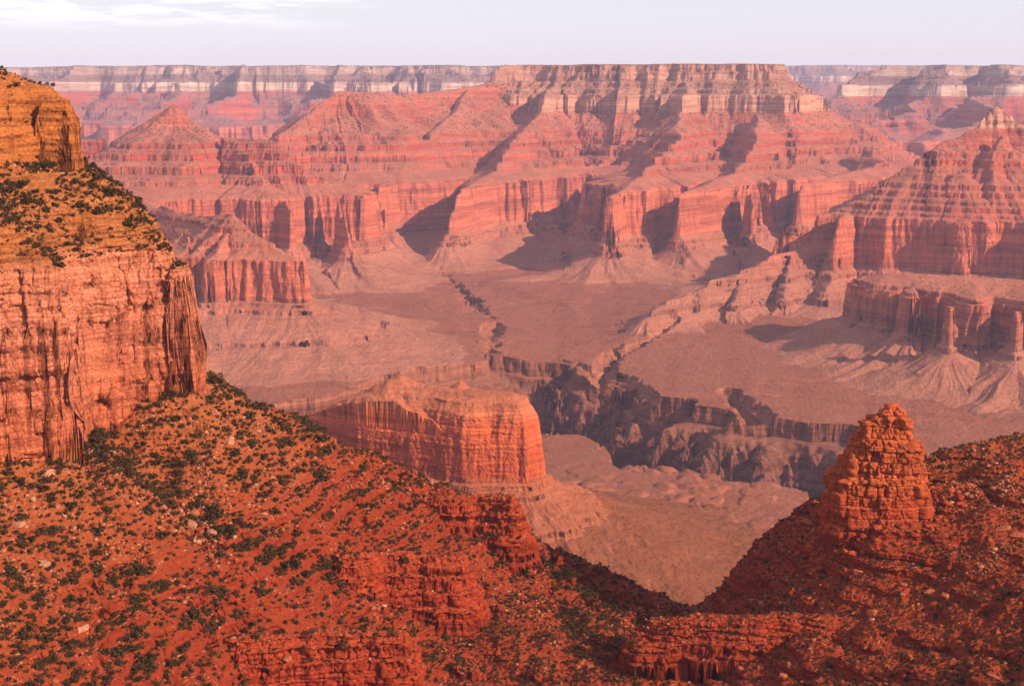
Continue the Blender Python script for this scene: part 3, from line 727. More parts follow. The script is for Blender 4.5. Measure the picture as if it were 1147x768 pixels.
        # bedding steps on the red slope
        ph = z/7.5; fl = np.floor(ph); f_ = ph-fl
        zs = (fl+0.25*f_+0.75*sstep(0.74, 1.0, f_))*7.5
        return z, zs, ids
    strength = sstep(-215, -245, smooth)*np.clip(0.5+1.1*noise2(X/70, Y/70, 331)+0.5*noise2(X/22, Y/22, 332), 0, 0.8)
    Hf = np.empty((len(rf), ncol), F32)
    for c0 in range(0, ncol, 200):
        sl = slice(c0, min(c0+200, ncol))
        z, zs, ids = height(up(smooth[:, sl]), up(Sc[:, sl]), up(Sp[:, sl]), up(St[:, sl]), [(up(s[:, sl]), up(zt[:, sl]), hh) for s, zt, hh in noses])
        kk = up(strength[:, sl])*(ids == 0); Hf[:, sl] = z*(1-kk)+zs*kk
    nrow = int(1500*Q)
    R = adaptive(theta, rf, Hf, nrow, cb=11, floor=0.12)
    rr = np.interp(R.ravel(), r, np.arange(len(r))).reshape(R.shape)
    j0 = np.minimum(rr.astype(int), len(r)-2); f2 = (rr-j0).astype(F32); cj = np.arange(ncol)[None].repeat(nrow, 0)
    at = lambda A: A[j0, cj]*(1-f2)+A[j0+1, cj]*f2
    z, zs, ids = height(at(smooth), at(Sc), at(Sp), at(St), [(at(s), at(zt), hh) for s, zt, hh in noses])
    kk = at(strength)*(ids == 0); Z = z*(1-kk)+zs*kk
    X = (R*np.sin(theta)[None]).astype(F32); Y = (R*np.cos(theta)[None]).astype(F32)
    nx, ny, nz = normals(X, Y, Z)
    st = sstep(0.85, 0.5, nz)*(Z > -420)
    hB, crk, lay = blocky(X, Y, Z, 6.5, 3.2, 341)
    hC, crk2, lay2 = blocky(X, Y, Z, 16.0, 21.0, 351)
    cl = (ids == 1)
    lower = cl & (Z < -90)
    beds = noise3(X/60, Y/60, Z/1.5, 361); b2 = noise3(X/25, Y/25, Z/4.5, 362)
    hD, crk3, lay3 = blocky(X+5, Y, Z, 8.0, 11.0, 381)
    dd = np.where(lower, 5.0*(hC-0.5)-1.8*crk2+1.0*noise3(X/14, Y/14, Z/20, 364)+2.6*(hD-0.5)-1.4*crk3+0.7*(hB-0.5)-0.5*crk+0.6*beds,
         np.where(cl, 3.4*b2+1.8*beds+0.9*(hB-0.5)-0.5*crk+2*noise3(X/18, Y/18, Z/18, 365),
                  2.2*(hB-0.5)-1.4*crk+1.2*beds+2.6*(lay-0.5)+1.0*noise3(X/7, Y/7, Z/7, 366)))
    dd = dd+0.45*noise3(X/1.6, Y/1.6, Z/1.2, 367)+0.7*noise3(X/3.6, Y/3.6, Z/2.6, 368)
    X = X+nx*dd*st; Y = Y+ny*dd*st
    Z = Z+(1-st)*(0.8*noise2(X/3.2, Y/3.2, 371)+0.5*noise2(X/1.4, Y/1.4, 372))
    tr = sstep(-1400, -1000, Z)
    grid_mesh_objects(X, Y, Z, ids, Z, {0: ('slope_terrain', M_slope, dict(kind='structure', label='steep orange and red rubble slope dotted with dark shrubs')),
        1: ('cliff_terrain', M_cliff, dict(kind='structure', label='tall jointed orange sandstone cliff with a layered upper wall and tower')),
        2: ('ledge_terrain', M_ledge, dict(kind='structure', label='thin-bedded deep red rock ledges breaking out of the slope'))})
    FGP.update(X=X, Y=Y, Z=Z, nz=nz, ids=ids, theta=theta, R=R)

NOSES = [
    ([(400, 560, 880), (500, 556, 868), (572, 557, 858)], 26),
    ([(385, 622, 748), (440, 620, 756), (510, 624, 758)], 31),
    ([(250, 716, 640), (340, 706, 652), (448, 706, 656)], 34),
    ([(735, 694, 716), (790, 690, 712), (900, 688, 700), (1000, 700, 682), (1075, 708, 668), (1110, 680, 690), (1145, 650, 715), (1220, 625, 730)], 11),
    ([(1120, 518, 780), (1180, 512, 780)], 12),
]
SL = [(-600, (.20, .04, .015)), (-330, (.22, .026, .010)), (-250, (.235, .030, .010)), (-215, (.27, .058, .018)), (-180, (.34, .10, .033)), (-80, (.36, .12, .035)), (30, (.36, .13, .04))]
M_slope = rock_material("slope_soil", SL, (.25, .048, .015), noise_scale=0.02, band=0.35, bandamt=0.35, bump=0.9, crack=0.25, zmin=-600, zmax=60, warp=40, flat_mix=0.35)
CL = [(-260, (.38, .085, .026)), (-190, (.46, .108, .045)), (-150, (.50, .14, .072)), (-110, (.53, .165, .092)), (-92, (.51, .16, .085)), (-85, (.36, .11, .032)), (-45, (.36, .115, .034)), (-38, (.40, .12, .03)), (0, (.38, .11, .027)), (40, (.34, .12, .04))]
M_cliff = rock_material("cliff_sandstone", CL, (.36, .105, .032), streak=0.25, joints=[(0.10, 0.5, 0.03, 0.3), (0.3, 1.5, 0.05, 0.25)], noise_scale=0.03, band=0.35, bump=1.1, crack=0.16, zmin=-260, zmax=60, warp=14, flat_mix=0.6)
LG = [(-400, (.26, .03, .012)), (-290, (.34, .042, .014)), (-262, (.38, .055, .018)), (-240, (.38, .062, .021)), (-100, (.40, .08, .026))]
M_ledge = rock_material("ledge_rock", LG, (.26, .045, .018), joints=[(0.22, 1.8, 0.05, 0.5)], noise_scale=0.05, band=0.9, bump=0.8, crack=0.3, zmin=-400, zmax=60, warp=8, flat_mix=0.6)
near()


# ------------------------------------------------------------------ things on the near ground
GX, GY, GZ, GN, GI = (FGP[k] for k in ('X', 'Y', 'Z', 'nz', 'ids'))
_c, _s = math.cos(PITCH), math.sin(PITCH)
def project(x, y, z):
    d = y*_c-z*_s; v = y*_s+z*_c
    return W0/2+x/d*FOC, H0/2-v/d*FOC
PX, PY = project(GX, GY, GZ)
_run = np.minimum.accumulate(PY, axis=0)
VIS = PY <= _run+1.5
def ground_at(px, py):
    m = np.abs(PX-px)+np.abs(PY-py); m = np.where(VIS & (m < 4), m+GY*0.0, 1e9)
    if m.min() > 1e8: m = np.abs(PX-px)+np.abs(PY-py)
    i = np.unravel_index(np.argmin(m), m.shape)
    return float(GX[i]), float(GY[i]), float(GZ[i])
dXr = np.gradient(GX, axis=0); dYr = np.gradient(GY, axis=0); dXc = np.gradient(GX, axis=1); dYc = np.gradient(GY, axis=1)
AREA = np.abs(dXr*dYc-dYr*dXc)
rng = np.random.default_rng(11)
random.seed(4)

def line_px(pts, n=14):
    out_ = []
    for a, b in zip(pts, pts[1:]):
        for k in range(n): t = k/n; out_.append(ground_at(a[0]+(b[0]-a[0])*t, a[1]+(b[1]-a[1])*t)[:2])
    return out_
GULLY = line_px([(88, 482), (130, 515), (185, 555), (240, 590), (300, 618), (375, 640)])+line_px([(560, 600), (600, 625), (650, 655), (700, 700)])+line_px([(640, 690), (670, 740)])

inwin = (PX > -40) & (PX < 1190) & (PY < 810) & (PY > 60)
def scatter(n, weight, mind, seed):
    g = np.random.default_rng(seed)
    wgt = (weight*AREA*(VIS | (g.random(GX.shape) < 0.03))*inwin).ravel(); cs = np.cumsum(wgt, dtype=np.float64)
    pick = np.searchsorted(cs, g.random(n*4)*cs[-1]); pick = np.minimum(pick, cs.size-1)
    cell = {}; res = []
    xs, ys = GX.ravel()[pick], GY.ravel()[pick]
    for i, x, y in zip(pick, xs, ys):
        k = (int(x//mind), int(y//mind))
        if any((abs(x-a) < mind*0.8 and abs(y-b) < mind*0.8) for dx in (-1, 0, 1) for dy in (-1, 0, 1) for a, b in cell.get((k[0]+dx, k[1]+dy), ())): continue
        cell.setdefault(k, []).append((x, y)); res.append(i)
        if len(res) >= n: break
    return np.array(res)

cl = fbm2(GX/26, GY/26, 3, 401)+0.5*noise2(GX/80, GY/80, 402)
gd = np.full(GX.shape, 1e9, F32)
for (a, b) in GULLY: gd = np.minimum(gd, (GX-a)**2+(GY-b)**2)
gd = np.sqrt(gd)
base_w = np.clip(0.8+0.8*cl, 0.15, 2)*(0.85 if True else 1)
base_w = base_w*np.where(GX < -60, 1.15, np.where(GX > 60, 1.5, 1.0))+1.8*np.exp(-(gd/6.0)**2)
base_w = base_w*sstep(0.45, 0.75, GN)
base_w = np.where(GI == 2, base_w*0.35, base_w)
base_w = np.where(GI == 1, np.where((GZ < -40) & (GZ > -92) & (GN > 0.5), 2.6, np.where((GN > 0.7) & (GZ < -35), 0.5, np.where(GN > 0.75, 0.12, 0))), base_w)

# ---- shrubs: dark junipers and scrub oak
def leaf_cloud(seed, nleaf, flat=0.8, lobes=5, leaf=0.30):
    """unit radius bush of small leaf faces around a few limbs; origin at the ground"""
    g = np.random.default_rng(seed)
    c = g.normal(0, 0.42, (lobes, 3)); c[:, 2] = np.abs(c[:, 2])*0.7+0.45; c[0] = (0, 0, 0.6); rad = g.uniform(0.35, 0.62, lobes); rad[0] = 0.62
    k = g.integers(0, lobes, nleaf); d = g.normal(0, 1, (nleaf, 3)); d /= np.linalg.norm(d, axis=1, keepdims=True)
    p = c[k]+d*(rad[k]*g.uniform(0.45, 1.05, nleaf))[:, None]; p[:, 2] = np.maximum(p[:, 2]*flat, 0.02)
    a = g.normal(0, 1, (nleaf, 3)); b = g.normal(0, 1, (nleaf, 3)); a /= np.linalg.norm(a, axis=1, keepdims=True); b /= np.linalg.norm(b, axis=1, keepdims=True)
    s_ = (g.uniform(0.6, 1.3, nleaf)*leaf)[:, None]
    v = np.stack([p-a*s_*0.5, p+b*s_*0.5, p+a*s_*0.6, p-b*s_*0.5], 1).reshape(-1, 3)
    q = np.arange(nleaf*4).reshape(-1, 4)
    return v.astype(F32), q
def stem_mesh():
    v = []; 
    for z_, r_ in ((-0.25, 0.10), (0.75, 0.05)):
        for k in range(5): v.append((r_*math.cos(k*1.2566)+z_*0.05, r_*math.sin(k*1.2566), z_))
    q = [(k, (k+1) % 5, 5+(k+1) % 5, 5+k) for k in range(5)]
    return np.array(v, F32), np.array(q)
def veg_material(name, c1, c2):
    m = mat_new(name); nt = m.node_tree; L = nt.links.new
    o = N(nt, 'ShaderNodeOutputMaterial'); b = N(nt, 'ShaderNodeBsdfPrincipled'); g = N(nt, 'ShaderNodeNewGeometry'); oi = N(nt, 'ShaderNodeTexNoise')
    oi.inputs['Scale'].default_value = 0.12; L(g.outputs['Position'], oi.inputs['Vector'])
    mx = N(nt, 'ShaderNodeMix', data_type='RGBA'); mx.inputs[6].default_value = (*c1, 1); mx.inputs[7].default_value = (*c2, 1)
    ad = N(nt, 'ShaderNodeMath', operation='ADD'); ml = N(nt, 'ShaderNodeMath', operation='MULTIPLY'); ml.inputs[1].default_value = 0.5
    L(g.outputs['Random Per Island'], ml.inputs[0]); L(ml.outputs[0], ad.inputs[0])
    m3 = N(nt, 'ShaderNodeMath', operation='MULTIPLY'); m3.inputs[1].default_value = 0.6; L(oi.outputs['Fac'], m3.inputs[0]); L(m3.outputs[0], ad.inputs[1])
    L(ad.outputs[0], mx.inputs[0]); L(mx.outputs[2], b.inputs['Base Color'])
    b.inputs['Roughness'].default_value = 0.8; b.inputs['Specular IOR Level'].default_value = 0.15
    L(b.outputs[0], o.inputs['Surface']); return m
M_veg = veg_material("shrub_leaves", (.034, .018, .004), (.070, .036, .009))
PROTO = []
for k in range(8):
    v, q = leaf_cloud(500+k, 150, flat=(0.75, 1.0, 0.85, 1.15, 0.7, 0.9, 1.05, 0.8)[k], lobes=3+k % 4, leaf=0.34)
    v2, q2 = stem_mesh()
    PROTO.append((np.vstack([v, v2]), np.vstack([q, q2+len(v)])))
PME = [mesh_from("shrub", v, q, M_veg) for v, q in PROTO]
SIMP = [leaf_cloud(600+k, 70, flat=0.85, lobes=3+k % 3, leaf=0.42) for k in range(8)]

idx = scatter(12500, base_w, 2.4, 21)
sx, sy, sz = GX.ravel()[idx], GY.ravel()[idx], GZ.ravel()[idx]
size = np.exp(rng.normal(0.46, 0.42, len(idx))).clip(0.6, 4.0)
size *= np.where(sx > 90, 0.62, np.where(sx > -60, 0.82, 1.0))*np.where((sy > 640) & (sx > -120), 0.85, 1.0)
gdi = gd.ravel()[idx]; size = np.where(gdi < 9, size*1.2+0.3, size)
spx, spy = project(sx, sy, sz); sid = GI.ravel()[idx]
vis = VIS.ravel()[idx] & (spx > 4) & (spx < W0-4) & (spy < H0-2)
key = np.where(vis, size/np.asarray(sy), 0)
order = np.argsort(-key); hero = order[:290]; rest = order[290:]
def zone(px, py, sid_, g_):
    if sid_ == 1: return ('on the sloping shelf above the orange cliff', 'shrubs on the shelf above the orange cliff')
    if g_ < 9 and px < 400: return ('in the bushy gully running down the slope', 'shrubs packed in the gully on the slope')
    if py < 470+0.42*(px-225)+26 and px < 600: return ('along the crest of the slope beside the mesa', 'shrubs along the crest of the near slope')
    if px < 240 and py < 560: return ('close under the foot of the tall orange cliff', 'shrubs under the tall orange cliff')
    if px < 250: return ('on the orange rubble at the corner of the slope', 'shrubs on the orange rubble')
    if px < 560: return ('among the deep red ledges below the gully', 'shrubs among the red ledges')
    if px < 790: return ('in the red hollow between the slope and the knoll', 'shrubs in the red hollow')
    if py > 700: return ('below the long red ledge at the foot of the knoll', 'shrubs below the long red ledge')
    return ('on the red knoll around the rock stack', 'shrubs on the knoll around the rock stack')
hs = np.sort(size[hero]); t1, t2 = hs[len(hs)//3], hs[2*len(hs)//3]
for n_, i in enumerate(hero):
    k = int(rng.integers(0, 8))
    o = bpy.data.objects.new("shrub", PME[k]); COL.objects.link(o)
    s_ = float(size[i]); o.scale = (s_, s_*float(rng.uniform(.85, 1.15)), s_*float(rng.uniform(.85, 1.1)))
    o.location = (float(sx[i]), float(sy[i]), float(sz[i])-0.12*s_); o.rotation_euler = (0, 0, float(rng.uniform(0, 6.28)))
    zn, gr = zone(spx[i], spy[i], sid[i], gdi[i])
    big = 'big spreading' if s_ > t2 else 'middling rounded' if s_ > t1 else 'small low'
    o['label'] = f'{big} dark green shrub {zn}'; o['category'] = 'shrub'; o['group'] = f'{big} {gr}'
def merged(name, protos, I, S, mat, lab, cat=None, tilt=False, sink=0.1, zsq=1.0):
    vs, qs = [], []; off = 0
    for i in I:
        v, q = protos[int(rng.integers(0, len(protos)))]
        a = float(rng.uniform(0, 6.28)); c_, s_ = math.cos(a), math.sin(a)
        w_ = v*S[i]
        if tilt:
            b = float(rng.uniform(-0.7, 0.7)); cb_, sb = math.cos(b), math.sin(b)
            w_ = np.stack([w_[:, 0]*cb_-w_[:, 2]*sb, w_[:, 1], w_[:, 0]*sb+w_[:, 2]*cb_], 1)
        w_ = np.stack([w_[:, 0]*c_-w_[:, 1]*s_, w_[:, 0]*s_+w_[:, 1]*c_, w_[:, 2]*zsq], 1)
        vs.append(w_+np.array([[AX[i], AY[i], AZ[i]-sink*S[i]]])); qs.append(q+off); off += len(v)
    me = mesh_from(name, np.vstack(vs), np.vstack(qs), mat); o = bpy.data.objects.new(name, me); COL.objects.link(o)
    o['kind'] = 'stuff'; o['label'] = lab
    return o
AX, AY, AZ = sx, sy, sz
merged("scrub", SIMP, rest, size, M_veg, 'smaller dark shrubs dotted over the slope and knoll')
# tufts: many tiny bushes and dry grass clumps
idx2 = scatter(14000, base_w+0.25, 1.0, 22); AX, AY, AZ = GX.ravel()[idx2], GY.ravel()[idx2], GZ.ravel()[idx2]
TUFT = [leaf_cloud(700+k, 16, flat=0.8, lobes=2, leaf=0.75) for k in range(6)]
merged("brush", TUFT, range(len(idx2)), np.exp(rng.normal(-0.75, 0.3, len(idx2))), veg_material("brush_leaves", (.06, .032, .012), (.12, .055, .02)), 'low brush and dry tufts over the slope')

# ---- rocks
import bmesh
def rock_proto(seed, sub=2, flat=0.6):
    g = np.random.default_rng(seed); bm = bmesh.new(); bmesh.ops.create_icosphere(bm, subdivisions=sub, radius=1.0)
    v = np.array([x.co[:] for x in bm.verts]); f = np.array([[x.index for x in fc.verts] for fc in bm.faces]); bm.free()
    for _ in range(9):
        n = g.normal(0, 1, 3); n /= np.linalg.norm(n); d = g.uniform(0.45, 0.8); t = v@n; m = t > d
        v[m] -= np.outer(t[m]-d, n)*0.92
    v *= np.array([1, g.uniform(.65, 1.0), flat*g.uniform(.8, 1.2)])
    return v.astype(F32), f
def rock_mat(name, c1, c2, c3):
    m = mat_new(name); nt = m.node_tree; L = nt.links.new
    o = N(nt, 'ShaderNodeOutputMaterial'); b = N(nt, 'ShaderNodeBsdfPrincipled'); g = N(nt, 'ShaderNodeNewGeometry')
    b.inputs['Roughness'].default_value = 0.92; b.inputs['Specular IOR Level'].default_value = 0.1
    r_ = N(nt, 'ShaderNodeValToRGB'); e = r_.color_ramp.elements; e[0].color = (*c1, 1); e[1].color = (*c3, 1); x = e.new(0.6); x.color = (*c2, 1)
    L(g.outputs['Random Per Island'], r_.inputs[0])
    n = N(nt, 'ShaderNodeTexNoise'); n.inputs['Scale'].default_value = 0.9; n.inputs['Detail'].default_value = 6; L(g.outputs['Position'], n.inputs['Vector'])
    mr = N(nt, 'ShaderNodeMapRange'); mr.inputs['From Min'].default_value = 0.3; mr.inputs['From Max'].default_value = 0.7; mr.inputs['To Min'].default_value = 0.65; mr.inputs['To Max'].default_value = 1.3; L(n.outputs['Fac'], mr.inputs['Value'])
    mx = N(nt, 'ShaderNodeMix', data_type='RGBA', blend_type='MULTIPLY'); mx.inputs[0].default_value = 1; L(r_.outputs[0], mx.inputs[6]); L(mr.outputs[0], mx.inputs[7])
    L(mx.outputs[2], b.inputs['Base Color'])
    bp = N(nt, 'ShaderNodeBump'); bp.inputs['Distance'].default_value = 0.4; L(n.outputs['Fac'], bp.inputs['Height']); L(bp.outputs[0], b.inputs['Normal'])
    L(b.outputs[0], o.inputs['Surface']); return m
M_pale = rock_mat("pale_rubble", (.26, .06, .02), (.33, .10, .045), (.44, .20, .12))
M_redr = rock_mat("red_rubble", (.20, .028, .010), (.27, .045, .016), (.36, .10, .045))
RP = [rock_proto(800+k, 1, 0.6) for k in range(10)]
wr = np.clip(0.35+1.2*fbm2(GX/20, GY/20, 3, 411), 0.05, 2)*sstep(0.3, 0.6, GN)
hi = sstep(-255, -215, GZ)
i3 = scatter(15000, wr*(0.15+hi)*np.where(GI == 1, 0.6, 1), 0.8, 31); AX, AY, AZ = GX.ravel()[i3], GY.ravel()[i3], GZ.ravel()[i3]
merged("rubble", RP, range(len(i3)), np.exp(rng.normal(-0.35, 0.45, len(i3))).clip(0.3, 2.6), M_pale, 'pale pinkish stones strewn over the upper slope', tilt=True, sink=0.15)
i3 = scatter(15000, wr*(1.15-hi)*(GI != 1), 0.8, 32); AX, AY, AZ = GX.ravel()[i3], GY.ravel()[i3], GZ.ravel()[i3]
merged("red_rubble", RP, range(len(i3)), np.exp(rng.normal(-0.30, 0.45, len(i3))).clip(0.3, 2.6), M_redr, 'deep red stones strewn over the lower slope and knoll', tilt=True, sink=0.15)
# boulders one can point at
BP = [rock_proto(900+k, 3, (0.7, 0.35, 0.9, 0.5, 0.6, 0.3)[k % 6]) for k in range(12)]
BME = {}
def boulder(px, py, r_, mat, lab, group=None, k=None, stretch=1.0, tilt=0.3, name='boulder'):
    k = int(rng.integers(0, 12)) if k is None else k
    if (k, mat.name) not in BME: BME[(k, mat.name)] = mesh_from(name, *BP[k], mat)
    o = bpy.data.objects.new(name, BME[(k, mat.name)]); COL.objects.link(o)
    x, y, z = ground_at(px, py); o.location = (x, y, z+0.12*r_); o.scale = (r_*stretch, r_, r_)
    o.rotation_euler = (float(rng.uniform(-tilt, tilt)), float(rng.uniform(-tilt, tilt)), float(rng.uniform(0, 6.28)))
    o['label'] = lab; o['category'] = 'boulder'
    if group: o['group'] = group
    return o
for px, py, r_, k, lab in [
    (213, 588, 6.0, 0, 'largest pale pink boulder, half way down the slope beside the bushy gully'),
    (236, 598, 3.6, 2, 'upright pale boulder just downhill of the largest pink boulder'),
    (219, 606, 4.0, 3, 'broad pale block touching the underside of the largest pink boulder'),
    (55, 530, 5.2, 3, 'wide pale boulder below the cliff with a dark bush beside it'),
    (20, 588, 4.0, 1, 'flat whitish slab lying on orange rubble near the picture edge'),
    (48, 632, 3.8, 1, 'narrow tilted pale slab on the orange slope under the flat whitish slab'),
    (92, 705, 4.8, 0, 'rounded pale boulder behind a dark bush low on the slope'),
    (258, 494, 3.4, 1, 'long pale slab pointing downhill just below the crest'),
    (125, 507, 3.6, 1, 'leaning pale slab in the gully at the cliff corner'),
    (296, 575, 2.6, 3, 'small pale block among bushes right of the gully'),
    (322, 738, 3.0, 2, 'rounded orange boulder perched on the lowest red ledge'),
    (483, 522, 1.9, 2, 'bright white stone on the crest just before the red mesa'),
    (445, 522, 1.7, 0, 'small white stone on the crest above the first ledge'),
    (978, 688, 4.2, 2, 'bright orange boulder standing on the knoll above the long ledge'),
    (920, 655, 3.0, 0, 'round red boulder on the knoll slope left of the orange one'),
    (962, 640, 3.8, 5, 'dark leaning red boulder with shadow beneath, below the rock stack'),
    (1040, 663, 3.6, 0, 'pale rounded boulder beside bushes on the right of the knoll'),
    (1057, 668, 3.0, 2, 'smaller reddish boulder touching the pale rounded one'),
    (1012, 655, 3.4, 3, 'low wide red boulder left of the pale rounded one'),
    (1010, 665, 2.6, 3, 'low grey-red block under the low wide red boulder'),
    (1122, 593, 5.0, 1, 'long flat red slab lying near the picture edge on the knoll'),
    (1140, 600, 4.6, 1, 'second flat slab overlapping the long flat red slab'),
    (938, 618, 3.0, 3, 'blocky red boulder right below the rock stack'),
    (884, 746, 3.2, 0, 'orange boulder below the long ledge, standing alone'),
    (877, 758, 2.8, 2, 'smaller orange boulder just below the lone orange boulder'),
    (905, 585, 5.5, 3, 'broad overhanging red block at the left foot of the rock stack'),
    (700, 640, 2.2, 3, 'small red block at the low saddle beside the gorge view'),
    (1112, 758, 3.4, 0, 'pale orange boulder in the lower right corner')]:
    boulder(px, py, r_, M_pale if ('pale' in lab.split()[:3] or 'white' in lab or 'whitish' in lab) and px < 700 else M_redr, lab, k=k, stretch=1.5 if k == 1 else 1.1, tilt=0.45 if k == 1 else 0.25)
gi = scatter(170, wr*(GI != 1)*VIS, 9.0, 41)
for i in gi:
    px, py = PX.ravel()[i], PY.ravel()[i]
    if not (6 < px < W0-6 and py < H0-6): continue
    up_ = GZ.ravel()[i] > -235; zn, gr = zone(px, py, 0, 99)
    gr = gr.replace('shrubs', 'boulders')
    boulder(px, py, float(np.exp(rng.normal(0.35, 0.25))), M_pale if up_ else M_redr, ('pale pinkish' if up_ else 'deep red')+' angular boulder '+zn, group=('pale ' if up_ else 'red ')+gr)

lines = [([(1093, 642), (1110, 628), (1136, 608)], 5, 1.3), ([(812, 667), (850, 672), (900, 678)], 9, 1.0), ([(862, 646), (920, 652)], 8, 0.9), ([(775, 668), (740, 680), (700, 702), (672, 712)], 14, 1.0), ([(380, 548), (430, 540), (470, 556)], 8, 1.0), ([(1060, 560), (1110, 545), (1147, 535)], 14, 1.1), ([(180, 565), (215, 575), (235, 610)], 22, 1.4), ([(600, 640), (560, 660), (620, 690)], 20, 0.9)]
vs, qs, off = [], [], 0
for path, wd, sz in lines:
    for a, b in zip(path, path[1:]):
        n = int(math.hypot(b[0]-a[0], b[1]-a[1])*1.1*(1+wd/16))
        for k in range(n):
            t = k/n; x, y, z = ground_at(a[0]+(b[0]-a[0])*t+rng.normal(0, wd*.9), a[1]+(b[1]-a[1])*t+rng.normal(0, wd*.55)); r_ = sz*float(np.exp(rng.normal(-.25, .5)))
            v, f = BP[int(rng.integers(0, 12))] if False else RP[int(rng.integers(0, 10))]
            th = float(rng.uniform(0, 6.28)); c_, s_ = math.cos(th), math.sin(th); v = v*r_
            vs.append(np.stack([v[:, 0]*c_-v[:, 1]*s_+x, v[:, 0]*s_+v[:, 1]*c_+y, v[:, 2]+z+.2*r_], 1)); qs.append(f+off); off += len(v)
me = mesh_from("scree", np.vstack(vs), np.vstack(qs), rock_mat("scree_rock", (.27, .07, .025), (.33, .105, .045), (.42, .18, .10))); o = bpy.data.objects.new("scree", me); COL.objects.link(o)
o['kind'] = 'stuff'; o['label'] = 'strings of pale broken stone along the ledges and saddle'

# ---- the stack of red blocks on the knoll
def rock_stack():
    g = np.random.default_rng(77)
    D = 762.0
    # outline from bottom to top: photo rows with left and right edges
    rows = [(590, 914, 1050), (578, 919, 1045), (560, 922, 1042), (545, 922, 1041), (532, 924, 1040), (528, 937, 1040), (515, 941, 1037), (505, 946, 1034), (490, 955, 1027), (478, 962, 1021), (468, 976, 1018), (460, 989, 1012), (455, 994, 1007)]
    zz = [pt(980, r_[0], D)[2] for r_ in rows]; xl = [pt(r_[1], r_[0], D)[0] for r_ in rows]; xr = [pt(r_[2], r_[0], D)[0] for r_ in rows]
    x0 = pt(982, 500, D)[0]
    root = bpy.data.objects.new("rock_stack", None); COL.objects.link(root); root.location = (x0, D, zz[1])
    root['label'] = 'ragged tower of stacked red sandstone blocks crowning the knoll'; root['category'] = 'rock stack'
    def cube(sub):
        bm = bmesh.new(); bmesh.ops.create_cube(bm, size=2.0); bmesh.ops.subdivide_edges(bm, edges=bm.edges, cuts=sub, use_grid_fill=True)
        v = np.array([x.co[:] for x in bm.verts]); f = np.array([[x.index for x in fc.verts] for fc in bm.faces]); bm.free(); return v, f
    cv, cf = cube(5)
    def block(cx, cy, cz, hx, hy, hz, rot, seed):
        v = cv/np.maximum(1e-6, (np.abs(cv)**7).sum(1, keepdims=True)**(1/7.0))*1.0
        v = v*np.array([hx, hy, hz])
        n1 = noise3(v[:, 0]/2.6+seed, v[:, 1]/2.6, v[:, 2]/1.6, 7); n2 = noise3(v[:, 0]/0.9+seed, v[:, 1]/0.9, v[:, 2]/0.7, 8)
        l = np.linalg.norm(v, axis=1, keepdims=True); v = v+v/l*(0.75*n1+0.28*n2)[:, None]
        c_, s_ = math.cos(rot), math.sin(rot); tl = g.uniform(-0.07, 0.07)
        v = np.stack([v[:, 0]*c_-v[:, 1]*s_, v[:, 0]*s_+v[:, 1]*c_, v[:, 2]+tl*v[:, 0]], 1)
        return v+np.array([[cx-x0, cy-D, cz-zz[1]]])
    vs, qs, off = [], [], 0
    def add(v):
        nonlocal off
        vs.append(v); qs.append(cf+off); off += len(v)
    av = [rock_proto(1200+k, 2, 0.95) for k in range(10)]
    def chunk(cx, cy, cz, hx, hy, hz, rot):
        v, f = av[int(g.integers(0, 10))]
        v = np.clip(v*1.6, -0.9, 0.9)*np.array([hx, hy, hz]); t1 = g.uniform(-.16, .16); t2 = g.uniform(-.16, .16)
        c_, s_ = math.cos(rot), math.sin(rot)
        v = np.stack([v[:, 0]*c_-v[:, 1]*s_, v[:, 0]*s_+v[:, 1]*c_, v[:, 2]+t1*v[:, 0]+t2*v[:, 1]], 1)
        return v+np.array([[cx-x0, cy-D, cz-zz[1]]]), f
    def addc(vf):
        nonlocal off
        v, f = vf
        f = np.stack([f[:, 0], f[:, 1], f[:, 2]], 1); cvs.append(v); cqs.append(f+coff[0]); coff[0] += len(v)
    cvs, cqs, coff = [], [], [0]
    shift = [0.0]*60
    def sect(z):
        a = float(np.interp(z, zz, xl)); b = float(np.interp(z, zz, xr)); xm = (a+b)/2; rx = (b-a)/2
        cut = 0.97+0.0*float(noise2(np.array([z/6.5]), np.array([3.3]), 55)[0])
        return xm, max(rx*cut, 1.2), max(rx*0.66*cut, 1.2)
    nt_, nz_ = 640, 420
    T, V = np.meshgrid(np.linspace(0, 2*math.pi, nt_+1), np.linspace(0, 1, nz_))
    zb, ze = zz[0]-5, zz[-1]
    Zs = (zb+(ze-zb)*np.minimum(V*1.06, 1)).astype(F32)
    lay = (Zs+0.9*np.sin(T*3+1)+0.7*np.sin(T*7))/4.3; fl = np.floor(lay)
    zq = (fl+sstep(0.55, 1.0, lay-fl))*4.3                # stepped beds
    zq = 0.65*zq+0.35*Zs
    a_ = np.interp(zq, zz, xl); b_ = np.interp(zq, zz, xr)
    XM = (a_+b_)/2; RX = (b_-a_)/2*0.90; RY = RX*0.7
    sq = (np.abs(np.cos(T))**4+np.abs(np.sin(T))**4)**(-1/4)      # squarish plan
    close = np.clip((1-(V*1.06-1)/0.06), 0, 1)
    close = np.where(V*1.06 < 1, 1, close)
    SX = (XM+np.cos(T)*RX*sq*close).astype(F32); SY = (D+np.sin(T)*RY*sq*close).astype(F32)
    ccx, ccy = np.cos(T), np.sin(T)
    h1, c1, l1 = blocky(SX+300, SY, Zs, 7.5, 6.4, 711); h2, c2, l2 = blocky(SX+100, SY, Zs, 3.6, 3.1, 712)
    up_ = sstep(z_mid, z_mid+3, Zs) if False else sstep(pt(980, 534, D)[2], pt(980, 526, D)[2], Zs)
